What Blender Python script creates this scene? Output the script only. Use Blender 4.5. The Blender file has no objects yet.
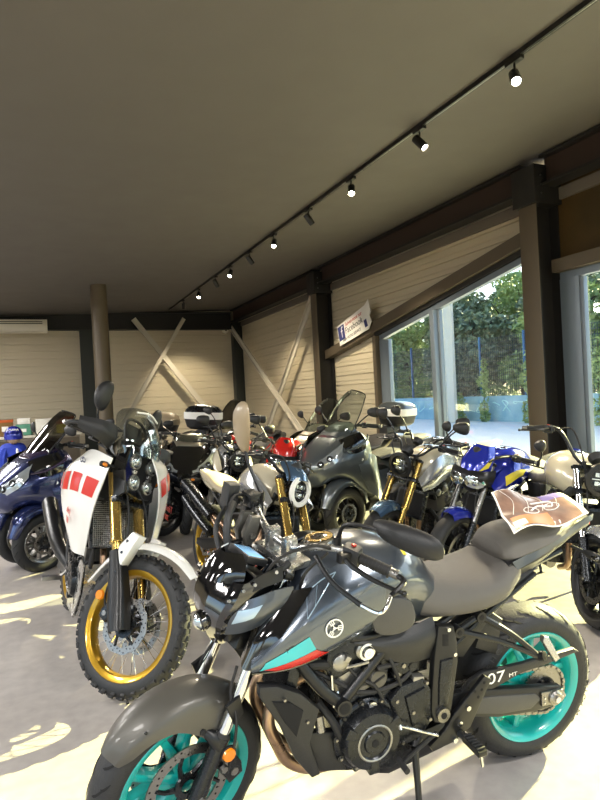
import bpy, math, random
from mathutils import Vector, Matrix, Euler
V = Vector; PI = math.pi; R = math.radians
sc = bpy.context.scene; col = sc.collection
random.seed(7)

# ------------------------------------------------------------------ materials
def lin(c):
    if isinstance(c, str):
        c = [int(c[i:i+2], 16)/255 for i in (0, 2, 4)]
    return tuple(((x+.055)/1.055)**2.4 if x > .04045 else x/12.92 for x in c) + (1.0,)
MATS = {}
def mat(name, color, rough=.5, metal=0., coat=0., noise=None, bump=None, spec=.5, emit=None, c2=None, scale=6.):
    m = bpy.data.materials.new(name); m.use_nodes = True
    nt = m.node_tree; b = nt.nodes['Principled BSDF']; L = nt.links.new
    b.inputs['Base Color'].default_value = lin(color)
    b.inputs['Roughness'].default_value = rough
    b.inputs['Metallic'].default_value = metal
    b.inputs['Coat Weight'].default_value = coat
    b.inputs['Coat Roughness'].default_value = .05
    b.inputs['Specular IOR Level'].default_value = spec
    tc = nt.nodes.new('ShaderNodeTexCoord')
    if c2:
        n = nt.nodes.new('ShaderNodeTexNoise'); n.inputs['Scale'].default_value = scale; n.inputs['Detail'].default_value = 6
        L(tc.outputs['Object'], n.inputs['Vector'])
        r = nt.nodes.new('ShaderNodeValToRGB'); r.color_ramp.elements[0].position = .35; r.color_ramp.elements[1].position = .68
        r.color_ramp.elements[0].color = lin(color); r.color_ramp.elements[1].color = lin(c2)
        L(n.outputs['Fac'], r.inputs['Fac']); L(r.outputs['Color'], b.inputs['Base Color'])
    if noise:
        n = nt.nodes.new('ShaderNodeTexNoise'); n.inputs['Scale'].default_value = noise[0]
        L(tc.outputs['Object'], n.inputs['Vector'])
        mr = nt.nodes.new('ShaderNodeMapRange'); mr.inputs['To Min'].default_value = max(0, rough-noise[1]); mr.inputs['To Max'].default_value = min(1, rough+noise[1])
        L(n.outputs['Fac'], mr.inputs['Value']); L(mr.outputs['Result'], b.inputs['Roughness'])
    if bump:
        n = nt.nodes.new('ShaderNodeTexNoise'); n.inputs['Scale'].default_value = bump[0]; n.inputs['Detail'].default_value = 3
        L(tc.outputs['Object'], n.inputs['Vector'])
        bp = nt.nodes.new('ShaderNodeBump'); bp.inputs['Strength'].default_value = bump[1]; bp.inputs['Distance'].default_value = .01
        L(n.outputs['Fac'], bp.inputs['Height']); L(bp.outputs['Normal'], b.inputs['Normal'])
    if emit:
        b.inputs['Emission Color'].default_value = lin(color); b.inputs['Emission Strength'].default_value = emit
    MATS[name] = m
    return m
def glass(name, tint, fac_lo=.04, fac_hi=.5, alpha=0.):
    # see-through pane: transparent body, mirror-like at grazing angles, optional body tint
    m = bpy.data.materials.new(name); m.use_nodes = True; nt = m.node_tree; nt.nodes.clear(); L = nt.links.new
    out = nt.nodes.new('ShaderNodeOutputMaterial'); tr = nt.nodes.new('ShaderNodeBsdfTransparent'); gl = nt.nodes.new('ShaderNodeBsdfGlossy')
    tr.inputs['Color'].default_value = lin(tint); gl.inputs['Roughness'].default_value = .03
    lw = nt.nodes.new('ShaderNodeLayerWeight'); lw.inputs['Blend'].default_value = .35
    mr = nt.nodes.new('ShaderNodeMapRange'); mr.inputs['To Min'].default_value = fac_lo; mr.inputs['To Max'].default_value = fac_hi
    mx = nt.nodes.new('ShaderNodeMixShader'); L(lw.outputs['Facing'], mr.inputs['Value']); L(mr.outputs['Result'], mx.inputs['Fac'])
    L(tr.outputs['BSDF'], mx.inputs[1]); L(gl.outputs['BSDF'], mx.inputs[2]); L(mx.outputs['Shader'], out.inputs['Surface'])
    MATS[name] = m
    return m

mat('grey_paint', '48515c', .25, .55, 1., (30, .04))
mat('grey_paint_dark', '3f464f', .28, .5, 1.)
mat('brown_grey', '4a4843', .42, .2, .12, (20, .06))
mat('gloss_black', '0b0c0e', .08, 0, 1.)
mat('satin_black', '161719', .34, .25, 0, (25, .08))
mat('black_plastic', '1a1b1d', .5, 0, 0, (60, .08), (220, .12))
mat('grey_plastic', '3e3e3e', .45, .1, 0, (30, .08), (300, .1))
mat('engine_black', '303235', .27, .75, 0, (40, .1), (160, .02))
mat('engine_grey', '97958f', .32, .8, 0, (40, .1), (160, .03))
mat('rubber', '1e1f21', .62, 0, 0, (40, .1), (120, .15))
mat('rubber_grip', '1a1a1b', .7)
mat('groove', '060607', .9)
mat('cyan', '109f9a', .3, 0, .6, (30, .05))
mat('cyan_decal', '22aeb8', .35, 0, .5)
mat('red_decal', 'bd1a10', .35, 0, .5)
mat('light_blue', '9db4c8', .2, .3, .8)
mat('white_decal', 'e8e8e4', .4)
mat('yellow_decal', 'd8c63a', .4)
mat('orange', 'e0800f', .25, 0, .8)
mat('seat_vinyl', '55524e', .55, 0, 0, (30, .06), (700, .35))
mat('seat_cream', 'b0a58c', .5, 0, 0, None, (500, .2))
mat('chrome', 'd8d9dc', .1, 1.)
mat('alu', 'b4b4b2', .28, .9, 0, (40, .08))
mat('steel', '8c8a86', .3, .95, 0, (60, .1))
mat('brown_pipe', '8a6c55', .3, .85, 0, (12, .12), None, .5, None, 'b49a80', 7)
mat('gold', 'b89a55', .25, .9, 0, (30, .06))
mat('gold_rim', 'a8831f', .28, .7, .5)
mat('white_paint', 'dcdcd8', .2, 0, 1.)
mat('red_paint', 'c01c18', .2, 0, 1.)
mat('blue_paint', '1e2da0', .15, .3, 1.)
mat('navy_paint', '1f2a58', .2, .6, 1.)
mat('purple_paint', '3b2f4c', .25, .5, 1.)
mat('slate_paint', '5d6468', .3, .6, .7)
mat('taupe_paint', '7d7666', .3, .55, .7)
mat('silver_paint', 'b5b8ba', .25, .7, .8)
mat('cream_paint', 'd6cdb4', .25, .2, .9)
mat('steelblue_paint', '54708f', .2, .6, 1.)
mat('lens', 'a9b0b5', .06, .6, 1.)
mat('mirror_glass', 'c9ccd0', .02, 1.)
mat('lcd', '7fb2dc', .15, 0, 1., emit=.5)
mat('projector', 'b9c3c8', .05, .9, 1.)
mat('tan_case', '8f8068', .45, 0, .2)
glass('screen_clear', 'e8ecec', .05, .6)
glass('screen_smoke', 'a09e98', .06, .45)
glass('pane_glass', 'dfeeee', .03, .45)

# ------------------------------------------------------------------ mesh kit
def cat(p, k=4, closed=False):
    """Catmull-Rom through points (any dimension, tuples)"""
    n = len(p)
    if n < 3 and not closed or k <= 1: 
        if k <= 1: return [tuple(q) for q in p]
        return [tuple(a+(b-a)*t/k for a, b in zip(p[0], p[1])) for t in range(k)] + [tuple(p[1])]
    out = []
    for i in range(n if closed else n-1):
        if closed: a, b, c, d = p[(i-1) % n], p[i], p[(i+1) % n], p[(i+2) % n]
        else:
            b, c = p[i], p[i+1]
            a = p[i-1] if i else tuple(2*x-y for x, y in zip(b, c))
            d = p[i+2] if i+2 < n else tuple(2*y-x for x, y in zip(b, c))
        for j in range(k):
            t = j/k; t2 = t*t; t3 = t2*t
            out.append(tuple(.5*(2*B+(C-A)*t+(2*A-5*B+4*C-D)*t2+(3*B-A-3*C+D)*t3) for A, B, C, D in zip(a, b, c, d)))
    if not closed: out.append(tuple(p[-1]))
    return out

class MB:
    def __init__(s, m='satin_black'):
        s.v = []; s.f = []; s.fm = []; s.names = []; s.m = m
    def add(s, vs, fs):
        o = len(s.v); s.v += [V(x) for x in vs]
        if s.m not in s.names: s.names.append(s.m)
        k = s.names.index(s.m)
        for f in fs: s.f.append([i+o for i in f]); s.fm.append(k)
        return s
    def mirror(s, start=0, fstart=0):
        n = len(s.v); vs = s.v[start:n]; o = n-start
        s.v += [V((a.x, -a.y, a.z)) for a in vs]
        for f, k in list(zip(s.f, s.fm))[fstart:]:
            s.f.append([i+o for i in reversed(f)]); s.fm.append(k)
        return s
    def rings(s, rs, cap=True, closed=False):
        n = len(rs[0]); vs = [p for r in rs for p in r]; fs = []
        m = len(rs)
        for i in range(m if closed else m-1):
            a = i*n; b = ((i+1) % m)*n
            for j in range(n):
                k = (j+1) % n; fs.append([a+j, a+k, b+k, b+j])
        if cap and not closed:
            fs.append(list(range(n))[::-1]); fs.append([(m-1)*n+j for j in range(n)])
        return s.add(vs, fs)
    def tube(s, pts, r=.01, n=8, k=4, cap=True, flat=1.):
        if not isinstance(r, (list, tuple)): r = [r]*len(pts)
        q = cat([tuple(p)+(rr,) for p, rr in zip(pts, r)], k)
        P = [V(a[:3]) for a in q]; rs = []; up = None
        for i, p in enumerate(P):
            t = (P[min(i+1, len(P)-1)]-P[max(i-1, 0)]).normalized()
            if up is None:
                up = V((0, 0, 1)) if abs(t.z) < .9 else V((1, 0, 0))
            u = (up-t*up.dot(t)).normalized(); w = t.cross(u); up = u
            rs.append([p+(u*math.cos(2*PI*j/n)+w*math.sin(2*PI*j/n)*flat)*q[i][3] for j in range(n)])
        return s.rings(rs, cap)
    def cyl(s, a, b, r0, r1=None, n=16):
        return s.tube([a, b], [r0, r0 if r1 is None else r1], n, 1)
    def lathe(s, prof, c=(0, 0, 0), ax=(0, 1, 0), n=24, closed=False, arc=None, cap=False):
        """prof: (radius, distance along ax)"""
        ax = V(ax).normalized(); c = V(c); u = V((1, 0, 0)) if abs(ax.x) < .9 else V((0, 0, 1))
        u = (u-ax*u.dot(ax)).normalized(); w = u.cross(ax)
        rs = []
        if arc: ang = [arc[0]+(arc[1]-arc[0])*i/n for i in range(n+1)]
        else: ang = [2*PI*i/n for i in range(n)]
        for a in ang:
            d = u*math.cos(a)+w*math.sin(a)
            rs.append([c+d*r+ax*h for r, h in prof])
        if arc:
            return s.rings(rs, True) if closed else s.grid(rs)
        m = len(prof); vs = [p for r in rs for p in r]; fs = []
        for i in range(n):
            k = (i+1) % n
            for j in range(m if closed else m-1):
                l = (j+1) % m; fs.append([i*m+j, k*m+j, k*m+l, i*m+l])
        if cap and not closed:
            fs.append([i*m for i in range(n)]); fs.append([i*m+m-1 for i in reversed(range(n))])
        return s.add(vs, fs)
    def grid(s, g):
        n = len(g[0]); fs = [[i*n+j, i*n+j+1, (i+1)*n+j+1, (i+1)*n+j] for i in range(len(g)-1) for j in range(n-1)]
        return s.add([p for r in g for p in r], fs)
    def sphere(s, c, r, sc_=(1, 1, 1), n=12):
        prof = [(max(1e-4, r*math.sin(PI*i/n)), -r*math.cos(PI*i/n)) for i in range(n+1)]
        o = len(s.v); s.lathe(prof, (0, 0, 0), (0, 0, 1), n*2)
        for i in range(o, len(s.v)):
            v = s.v[i]; s.v[i] = V((v.x*sc_[0]+c[0], v.y*sc_[1]+c[1], v.z*sc_[2]+c[2]))
        return s
    def plate(s, poly, y0, y1, bev=.004, k=1, T=None, puff=0.):
        """polygon in (x,z) given a thickness along y, bevelled edges"""
        if k > 1: poly = cat(poly, k, True)
        a = sum(poly[i][0]*poly[(i+1) % len(poly)][1]-poly[(i+1) % len(poly)][0]*poly[i][1] for i in range(len(poly)))
        if a < 0: poly = poly[::-1]
        n = len(poly)
        def inset(d):
            o = []
            for i in range(n):
                p = V(poly[i]); e1 = (p-V(poly[i-1])); e2 = (V(poly[(i+1) % n])-p)
                if e1.length < 1e-7 or e2.length < 1e-7: o.append((p.x, p.y)); continue
                e1.normalize(); e2.normalize()
                n1 = V((-e1.y, e1.x)); n2 = V((-e2.y, e2.x)); m = n1+n2
                l = m.length
                if l < .3: m = n1; l = 1
                m = m/l; c = max(.45, m.dot(n1)); q = p+m*(d/c); o.append((q.x, q.y))
            return o
        lo, hi = min(y0, y1), max(y0, y1); b = min(bev, (hi-lo)/2.01)
        lv = [(b, lo), (b*.3, lo+b*.3), (0, lo+b), (0, hi-b), (b*.3, hi-b*.3), (b, hi)]
        if puff:
            lv += [(b+puff*1.2, hi+puff*.5), (b+puff*3, hi+puff*.8)]; lv = [(b+puff*3, lo-puff*.8), (b+puff*1.2, lo-puff*.5)]+lv
        rs = [[(q[0], y, q[1]) for q in inset(d)] for d, y in lv]
        if T: rs = [[T @ V(p) for p in r] for r in rs]
        return s.rings(rs)
    def box(s, c, d, rot=None, bev=.002):
        T = Matrix.Translation(V(c))
        if rot is not None: T = T @ (Euler(rot).to_matrix().to_4x4() if not isinstance(rot, Matrix) else rot.to_4x4())
        x, y, z = d[0]/2, d[1]/2, d[2]/2
        return s.plate([(-x, -z), (x, -z), (x, z), (-x, z)], -y, y, min(bev, x*.9, z*.9), T=T)
    def surf(s, g, th=.004, ku=3, kv=3):
        S = refine(g, ku, kv); N = normals(S)
        a = [[p+n*th*.5 for p, n in zip(r, q)] for r, q in zip(S, N)]
        b = [[p-n*th*.5 for p, n in zip(r, q)] for r, q in zip(S, N)]
        nu, nv = len(S), len(S[0]); vs = [p for r in a for p in r]+[p for r in b for p in r]; o = nu*nv; fs = []
        for i in range(nu-1):
            for j in range(nv-1):
                q = [i*nv+j, i*nv+j+1, (i+1)*nv+j+1, (i+1)*nv+j]; fs.append(q[::-1]); fs.append([x+o for x in q])
        for j in range(nv-1):
            fs.append([j, j+1, j+1+o, j+o]); e = (nu-1)*nv; fs.append([e+j+1, e+j, e+j+o, e+j+1+o])
        for i in range(nu-1):
            fs.append([(i+1)*nv, i*nv, i*nv+o, (i+1)*nv+o]); e = nv-1; fs.append([i*nv+e, (i+1)*nv+e, (i+1)*nv+e+o, i*nv+e+o])
        return s.add(vs, fs)
    def body(s, secs, kx=4, kr=2, cap=True):
        """secs: (x, [(y,z) half profile from top centre to bottom centre])"""
        h = len(secs[0][1]); q = cat([(x,)+tuple(c for p in pr for c in p) for x, pr in secs], kx); rs = []
        for a in q:
            pr = [(max(a[1+2*i], 0.), a[2+2*i]) for i in range(h)]
            if kr > 1: pr = cat(pr, kr); pr = [(max(p[0], 0.), p[1]) for p in pr]
            full = [(a[0], p[0], p[1]) for p in pr]+[(a[0], -p[0], p[1]) for p in reversed(pr[1:-1])]
            rs.append(full)
        return s.rings(rs, cap)
    def bolt(s, p, ax, r=.006, h=.004):
        p = V(p); ax = V(ax).normalized()
        return s.cyl(p-ax*.004, p+ax*h, r, r*.85, 6)
    def build(s, name, parent=None, xf=None, angle=38):
        me = bpy.data.meshes.new(name)
        vs = [xf @ p for p in s.v] if xf is not None else s.v
        me.from_pydata([tuple(p) for p in vs], [], s.f)
        for n in s.names: me.materials.append(MATS[n])
        me.polygons.foreach_set('material_index', s.fm)
        me.validate(); me.update()
        import bmesh
        bm = bmesh.new(); bm.from_mesh(me); bmesh.ops.remove_doubles(bm, verts=bm.verts, dist=1e-5)
        bmesh.ops.recalc_face_normals(bm, faces=bm.faces); bm.to_mesh(me); bm.free()
        me.polygons.foreach_set('use_smooth', [True]*len(me.polygons))
        me.set_sharp_from_angle(angle=R(angle))
        o = bpy.data.objects.new(name, me); col.objects.link(o)
        if parent is not None: o.parent = parent
        return o
def refine(g, ku, kv):
    rows = [cat([tuple(p) for p in r], kv) for r in g]
    cols = [cat([rows[i][j] for i in range(len(rows))], ku) for j in range(len(rows[0]))]
    return [[V(cols[j][i]) for j in range(len(cols))] for i in range(len(cols[0]))]
def normals(S):
    nu, nv = len(S), len(S[0]); N = []
    for i in range(nu):
        r = []
        for j in range(nv):
            du = S[min(i+1, nu-1)][j]-S[max(i-1, 0)][j]; dv = S[i][min(j+1, nv-1)]-S[i][max(j-1, 0)]
            n = du.cross(dv); r.append(n.normalized() if n.length > 1e-9 else V((0, 1, 0)))
        N.append(r)
    return N
def spoint(g, u, v):
    """point and normal on the refined surface, u,v in 0..1"""
    S = refine(g, 6, 6); i = u*(len(S)-1); j = v*(len(S[0])-1); a, b = int(min(i, len(S)-2)), int(min(j, len(S[0])-2)); x, y = i-a, j-b
    p = S[a][b]*(1-x)*(1-y)+S[a+1][b]*x*(1-y)+S[a][b+1]*(1-x)*y+S[a+1][b+1]*x*y
    n = (S[a+1][b]-S[a][b]).cross(S[a][b+1]-S[a][b]).normalized()
    return p, n
def patch(g, quad, off, k=6):
    """a thin skin lying on surface g over the uv quad (4 corners)"""
    out = []
    for i in range(k+1):
        r = []
        for j in range(k+1):
            s, t = i/k, j/k
            u = sum(c[0]*w for c, w in zip(quad, ((1-s)*(1-t), s*(1-t), s*t, (1-s)*t)))
            v = sum(c[1]*w for c, w in zip(quad, ((1-s)*(1-t), s*(1-t), s*t, (1-s)*t)))
            p, n = spoint(g, u, v)
            if n.y*(p.y if abs(p.y) > .001 else 1) < 0: n = -n
            r.append(p+n*off)
        out.append(r)
    return out
def tag(o, label=None, category=None, group=None, kind=None):
    if label: o['label'] = label
    if category: o['category'] = category
    if group: o['group'] = group
    if kind: o['kind'] = kind
    return o
def empty(name, loc, rot, label, category, group=None):
    o = bpy.data.objects.new(name, None); col.objects.link(o); o.location = loc; o.rotation_euler = rot; o.empty_display_size = .1
    return tag(o, label, category, group)
def text(name, s, size, T, m, parent=None, ext=.0006, align='CENTER', xf=None, sx=1.):
    c = bpy.data.curves.new(name, 'FONT'); c.body = s; c.size = size; c.extrude = ext; c.align_x = align; c.align_y = 'CENTER'; c.resolution_u = 3
    c.materials.append(MATS[m]); o = bpy.data.objects.new(name, c); col.objects.link(o)
    dg = bpy.context.evaluated_depsgraph_get(); me = bpy.data.meshes.new_from_object(o.evaluated_get(dg)); bpy.data.objects.remove(o)
    o = bpy.data.objects.new(name, me); col.objects.link(o)
    if parent is not None: o.parent = parent
    o.matrix_local = (xf if xf is not None else Matrix()) @ T @ Matrix.Diagonal((sx, 1, 1, 1))
    return o
def frame(p, right, up):
    r = V(right).normalized(); u = V(up); u = (u-r*u.dot(r)).normalized(); n = r.cross(u)
    return Matrix.Translation(V(p)) @ Matrix((r, u, n)).transposed().to_4x4()

# ------------------------------------------------------------------ motorcycle kit
class Bike:
    def __init__(s, name, label, category, pose, A, rake, group=None):
        x, y, h, lean, st = pose
        s.root = empty(name, (x, y, 0), (-lean, 0, h), label, category, group)
        s.A = V(A); s.d = V((-math.sin(rake), 0, math.cos(rake)))
        s.S = Matrix.Translation(s.A) @ Matrix.Rotation(st, 4, s.d) @ Matrix.Translation(-s.A)
    def part(s, name, mb, st=False, parent=None, label=None, angle=38):
        o = mb.build(name, parent if parent is not None else s.root, s.S if st else None, angle)
        if label: o['label'] = label
        return o
    def fk(s, t, y=0., f=0.):
        """point along the fork: t metres up from the axle foot A, f forward"""
        return s.A+s.d*t+V((s.d.z*f, y, -s.d.x*f))

def tyre(mb, c, Rr, Ro, w, n=48, tread=None):
    mb.m = 'rubber'; h = Ro-Rr; prof = [(Rr-.006, -w*.36), (Rr+.004, -w*.42)]
    for i in range(11):
        a = -PI/2*1.05+PI*1.05*i/10
        prof.append((Ro-h*.72+h*.72*max(0, math.cos(a))**.75, w/2*math.sin(a)/math.sin(PI/2*1.0) if abs(math.sin(a)) < 1 else w/2*math.copysign(1, a)))
    prof += [(Rr+.004, w*.42), (Rr-.006, w*.36)]
    mb.lathe(prof, c, (0, 1, 0), n, True)
    if tread == 'road':
        mb.m = 'groove'
        for i in range(22):
            for sg in (1, -1):
                a0 = 2*PI*(i+(.5 if sg < 0 else 0))/22
                for (da, y0, y1, L) in ((0, .12, .40, .13), (.12, .30, .44, .07)):
                    pts = []; wd = []
                    for k in range(6):
                        t = k/5; yy = sg*w*(y0+(y1-y0)*t); a = a0+da+L*t*1.3-.04*math.sin(t*PI)
                        q = min(1., abs(yy)/(w/2)); rr = Ro-h*.72+h*.72*(max(0, 1-q*q)**.5)**.75+.0008
                        pts.append(V(c)+V((rr*math.cos(a), yy, rr*math.sin(a))))
                    L_ = []; 
                    for k in range(6):
                        u = (pts[min(k+1, 5)]-pts[max(k-1, 0)]).normalized(); nn = (pts[k]-V(c)); nn.y *= .3+abs(pts[k].y-c[1])*10; nn.normalize()
                        sd = u.cross(nn)*(.0042 if k not in (0, 5) else .001); L_.append([pts[k]-sd+nn*.0006, pts[k]+nn*.0012, pts[k]+sd+nn*.0006])
                    mb.grid(L_)
    if tread == 'knob':
        mb.m = 'rubber'
        for i in range(33):
            a0 = 2*PI*i/33
            for (yy, ly, la, off) in ((-.40, .2, .085, .5), (-.135, .21, .09, 0), (.135, .21, .09, .5), (.40, .2, .085, 0)):
                a = a0+off*2*PI/33; y_ = yy*w; q = min(1., abs(yy)*2); rr = Ro-h*.72+h*.72*(max(0, 1-q*q)**.5)**.75-.002
                tilt = -yy*1.9
                M = Matrix.Translation(V(c)+V((rr*math.cos(a), y_, rr*math.sin(a)))) @ Matrix.Rotation(-a, 4, 'Y') @ Matrix.Rotation(-tilt, 4, 'Z')
                hx, hy, hz = .0115, ly*w/2, la*Ro
                mb.plate([(-hx, -hz/2), (hx, -hz/2*.8), (hx, hz/2*.8), (-hx, hz/2)], -hy, hy, .002, T=M)

def rim_profile(Rr, w):
    return [(Rr+.006, -w*.46), (Rr+.010, -w*.43), (Rr+.006, -w*.38), (Rr-.014, -w*.34), (Rr-.022, -w*.1), (Rr-.022, w*.1), (Rr-.014, w*.34), (Rr+.006, w*.38), (Rr+.010, w*.43), (Rr+.006, w*.46), (Rr-.004, w*.44),
            (Rr-.020, w*.36), (Rr-.030, w*.1), (Rr-.030, -w*.1), (Rr-.020, -w*.36), (Rr-.004, -w*.44)]

def wheel(B, where, c, Ro, w, Rr, m, style='cast', st=False, n=10, disc=None, tread=None, hub=.035, sides=(1,), wave=False, label=None, discm='steel'):
    c = V(c); mb = MB('rubber'); tyre(mb, c, Rr, Ro, w, 64 if tread else 40, tread)
    B.part(where+'_tire', mb, st)
    mb = MB(m); mb.lathe(rim_profile(Rr, w), c, (0, 1, 0), 64 if tread else 40, True)
    if style == 'cast':
        for i in range(n):
            a = 2*PI*(i//2)/(n/2)+(.13 if i % 2 else -.13)+.2
            b = 2*PI*(i//2)/(n/2)+(.30 if i % 2 else -.30)+.2
            P = [(hub*.9, a, .026), (Rr*.45, a*.6+b*.4, .017), (Rr*.8, a*.2+b*.8, .013), (Rr-.02, b, .017)]
            rs = []
            for rr, an, hw in P:
                u = V((math.cos(an), 0, math.sin(an))); s_ = V((-math.sin(an), 0, math.cos(an))); ww = w*.16+(.03 if rr < .1 else 0)*.4
                q = c+u*rr; rs.append([q+s_*hw*.9-V((0, ww, 0)), q+s_*hw*.55+V((0, -ww-.004, 0)), q-s_*hw*.55+V((0, -ww-.004, 0)), q-s_*hw*.9-V((0, ww, 0)), q-s_*hw*.9+V((0, ww, 0)), q-s_*hw*.55+V((0, ww+.004, 0)), q+s_*hw*.55+V((0, ww+.004, 0)), q+s_*hw*.9+V((0, ww, 0))])
            mb.rings(rs)
        mb.lathe([(.018, -w*.34), (hub*.8, -w*.34), (hub, -w*.26), (hub*1.1, 0), (hub, w*.26), (hub*.8, w*.34), (.018, w*.34)], c, (0, 1, 0), 20, True)
    else:
        mb.m = 'engine_black'
        mb.lathe([(.018, -.05), (hub*1.3, -.05), (hub*1.3, -.042), (hub, -.038), (hub, .038), (hub*1.3, .042), (hub*1.3, .05), (.018, .05)], c, (0, 1, 0), 20, True)
        mb.m = 'chrome'
        for i in range(n):
            sg = 1 if i % 2 else -1; a = 2*PI*i/n; b = a+(.32 if (i//2) % 2 else -.32)
            mb.cyl(c+V((hub*1.25*math.cos(b), sg*.045, hub*1.25*math.sin(b))), c+V(((Rr-.018)*math.cos(a), sg*.006, (Rr-.018)*math.sin(a))), .0018, n=5)
    B.part(where+'_wheel_rim', mb, st, label=label)
    if disc:
        for sg in sides:
            mb = MB(discm); y = sg*max(w*.5, .062); r1 = disc
            if wave:
                N = 60
                rs = []
                for i in range(N):
                    a = 2*PI*i/N; ro = r1*(1+.02*math.cos(10*a)); ri = r1*.76*(1+.02*math.cos(10*a+.8))
                    u = V((math.cos(a), 0, math.sin(a))); rs.append([c+u*ri+V((0, y-.0025, 0)), c+u*ro+V((0, y-.0025, 0)), c+u*ro+V((0, y+.0025, 0)), c+u*ri+V((0, y+.0025, 0))])
                mb.rings(rs, closed=True)
            else: mb.lathe([(r1*.76, y-.0025), (r1, y-.0025), (r1, y+.0025), (r1*.76, y+.0025)], c, (0, 1, 0), 40, True)
            mb.m = 'groove'
            for i in range(36 if tread else 0):
                a = 2*PI*i/36; rr = r1*(.82+.06*(i % 3)); q = c+V((rr*math.cos(a), y, rr*math.sin(a)))
                mb.cyl(q-V((0, .003, 0)), q+V((0, .003, 0)), .004, n=8)
            mb.m = 'engine_black'
            for i in range(6):
                a = PI*i/3; b = a+.35
                mb.tube([c+V((hub*1.1*math.cos(a), y-sg*.006, hub*1.1*math.sin(a))), c+V((r1*.55*math.cos((a+b)/2), y-sg*.003, r1*.55*math.sin((a+b)/2))), c+V((r1*.8*math.cos(b), y, r1*.8*math.sin(b)))], [.011, .008, .008], 6, 2)
            mb.lathe([(hub*.7, y-.006), (hub*1.35, y-.006), (hub*1.35, y+.004), (hub*.7, y+.004)], c, (0, 1, 0), 20, True)
            B.part(where+'_brake_disc', mb, st)

def caliper(B, c, ang, r, y, st=False, m='engine_black', parent=None):
    c = V(c); mb = MB(m); T = Matrix.Translation(c+V((r*math.cos(ang), y, r*math.sin(ang)))) @ Matrix.Rotation(-ang, 4, 'Y')
    mb.plate([(-.035, -.06), (.02, -.065), (.035, -.03), (.035, .03), (.02, .065), (-.035, .06)], -.03, .03, .008, T=T)
    mb.m = 'steel'
    for z in (-.03, .03): mb.cyl(T @ V((0, -.034, z)), T @ V((0, .034, z)), .014, n=12)
    return B.part('brake_caliper', mb, st, parent)

def conn(mb, pts, r=.004, m='rubber_grip', n=6): mb.m = m; mb.tube(pts, r, n, 4); return mb

def grip(B, ctr, end, m='rubber_grip', sw=True, lever=1, bar_end=True, name='hand_grip', leverm='satin_black'):
    """handlebar grip from ctr (inner) to end, with switch block, lever and bar weight (steered coords)"""
    a, e = V(ctr), V(end); d = (e-a).normalized(); L = (e-a).length; up = V((0, 0, 1)); fw = up.cross(d); 
    if fw.x < 0: fw = -fw
    mb = MB(m); g0 = a+d*L*.32
    n = 9; pts = [g0+(e-d*.02-g0)*i/n for i in range(n+1)]
    mb.tube([g0-d*.004, g0], .022, 14, 1); mb.tube([g0, e-d*.02], .0165, 14, 1)
    for p in pts[1:-1]: mb.tube([p-d*.004, p+d*.004], .0178, 14, 1)
    mb.m = 'black_plastic'; mb.tube([e-d*.02, e-d*.014], .021, 14, 1)
    if bar_end: mb.m = 'steel'; mb.tube([e-d*.014, e+d*.012, e+d*.018], [.015, .015, .01], 14, 1)
    g = B.part(name, mb, True)
    if sw:
        mb = MB('black_plastic'); p = a+d*L*.2
        mb.plate([(-.026, -.03), (.02, -.03), (.028, .0), (.02, .026), (-.026, .026)], -.028, .028, .006, T=frame(p, fw, up) @ Matrix.Rotation(PI/2, 4, 'X') if False else Matrix.Translation(p) @ Matrix((fw, d, up)).transposed().to_4x4())
        mb.m = 'steel'; mb.cyl(p-d*.04, p-d*.03, .017)
        mb.m = 'red_decal'; q = p+up*.028-fw*.01; mb.box(q, (.012, .014, .006))
        mb.m = 'white_decal'; mb.box(p-fw*.027, (.004, .014, .008))
        B.part('switch_cluster', mb, True)
    if lever:
        mb = MB(leverm); p = a+d*L*.12+fw*.03
        mb.box(p, (.05, .03, .03), bev=.006)
        mb.tube([p+fw*.01, p+fw*.035+d*.05-up*.003, p+fw*.04+d*.12-up*.01, p+fw*.03+d*.2-up*.014], [.009, .0085, .007, .006], 8, 4, flat=1.)
        mb.sphere(p+fw*.03+d*.205-up*.014, .009, n=6)
        B.part('brake_lever' if lever == 1 else 'clutch_lever', mb, True)
    return g

def mirror(B, base, mid, head, w=.10, h=.06, shape=None, m='black_plastic', face=(-1, 0, .1), st=True, name='mirror', yaw=0.):
    mb = MB('satin_black'); mb.tube([base, mid, head], [.008, .0065, .006], 8, 5); mb.cyl(V(base)-V((0, 0, .03)), V(base)+V((0, 0, .01)), .013)
    mb.m = m; f = V(face).normalized(); rt = V((0, 0, 1)).cross(f).normalized(); up = f.cross(rt)
    c = V(head); N = 20; rs = []; shape = shape or 2.6
    def ring(s, t):
        r = []
        for i in range(N):
            a = 2*PI*i/N; ca, sa = math.cos(a), math.sin(a)
            x = math.copysign(abs(ca)**(2/shape), ca)*w*s; z = math.copysign(abs(sa)**(2/shape), sa)*h*s
            z *= 1-.25*(x/w); r.append(c+rt*(x*math.cos(yaw)-z*math.sin(yaw))+up*(x*math.sin(yaw)+z*math.cos(yaw))+f*t)
        return r
    mb.rings([ring(.25, -.032), ring(.7, -.026), ring(.93, -.012), ring(1, 0), ring(.99, .006), ring(.93, .006)])
    mb.m = 'mirror_glass'; mb.rings([ring(.92, .0062), ring(.90, .0075)])
    return B.part(name, mb, st)

def blinker(B, a, b, st=False, lens='orange'):
    a, b = V(a), V(b); mb = MB('black_plastic'); d = (b-a).normalized(); mb.tube([a, a+(b-a)*.5], .007, 8, 1)
    mb.tube([a+(b-a)*.35, a+(b-a)*.6, b-d*.01, b], [.009, .019, .016, .006], 10, 3, flat=.7)
    o = B.part('turn_signal', mb, st); mb = MB(lens); mb.sphere(a+(b-a)*.72+V((.004, 0, 0)), .015, (1, 1.5, .8), 8); B.part('signal_lens', mb, st, o)
    return o

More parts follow.
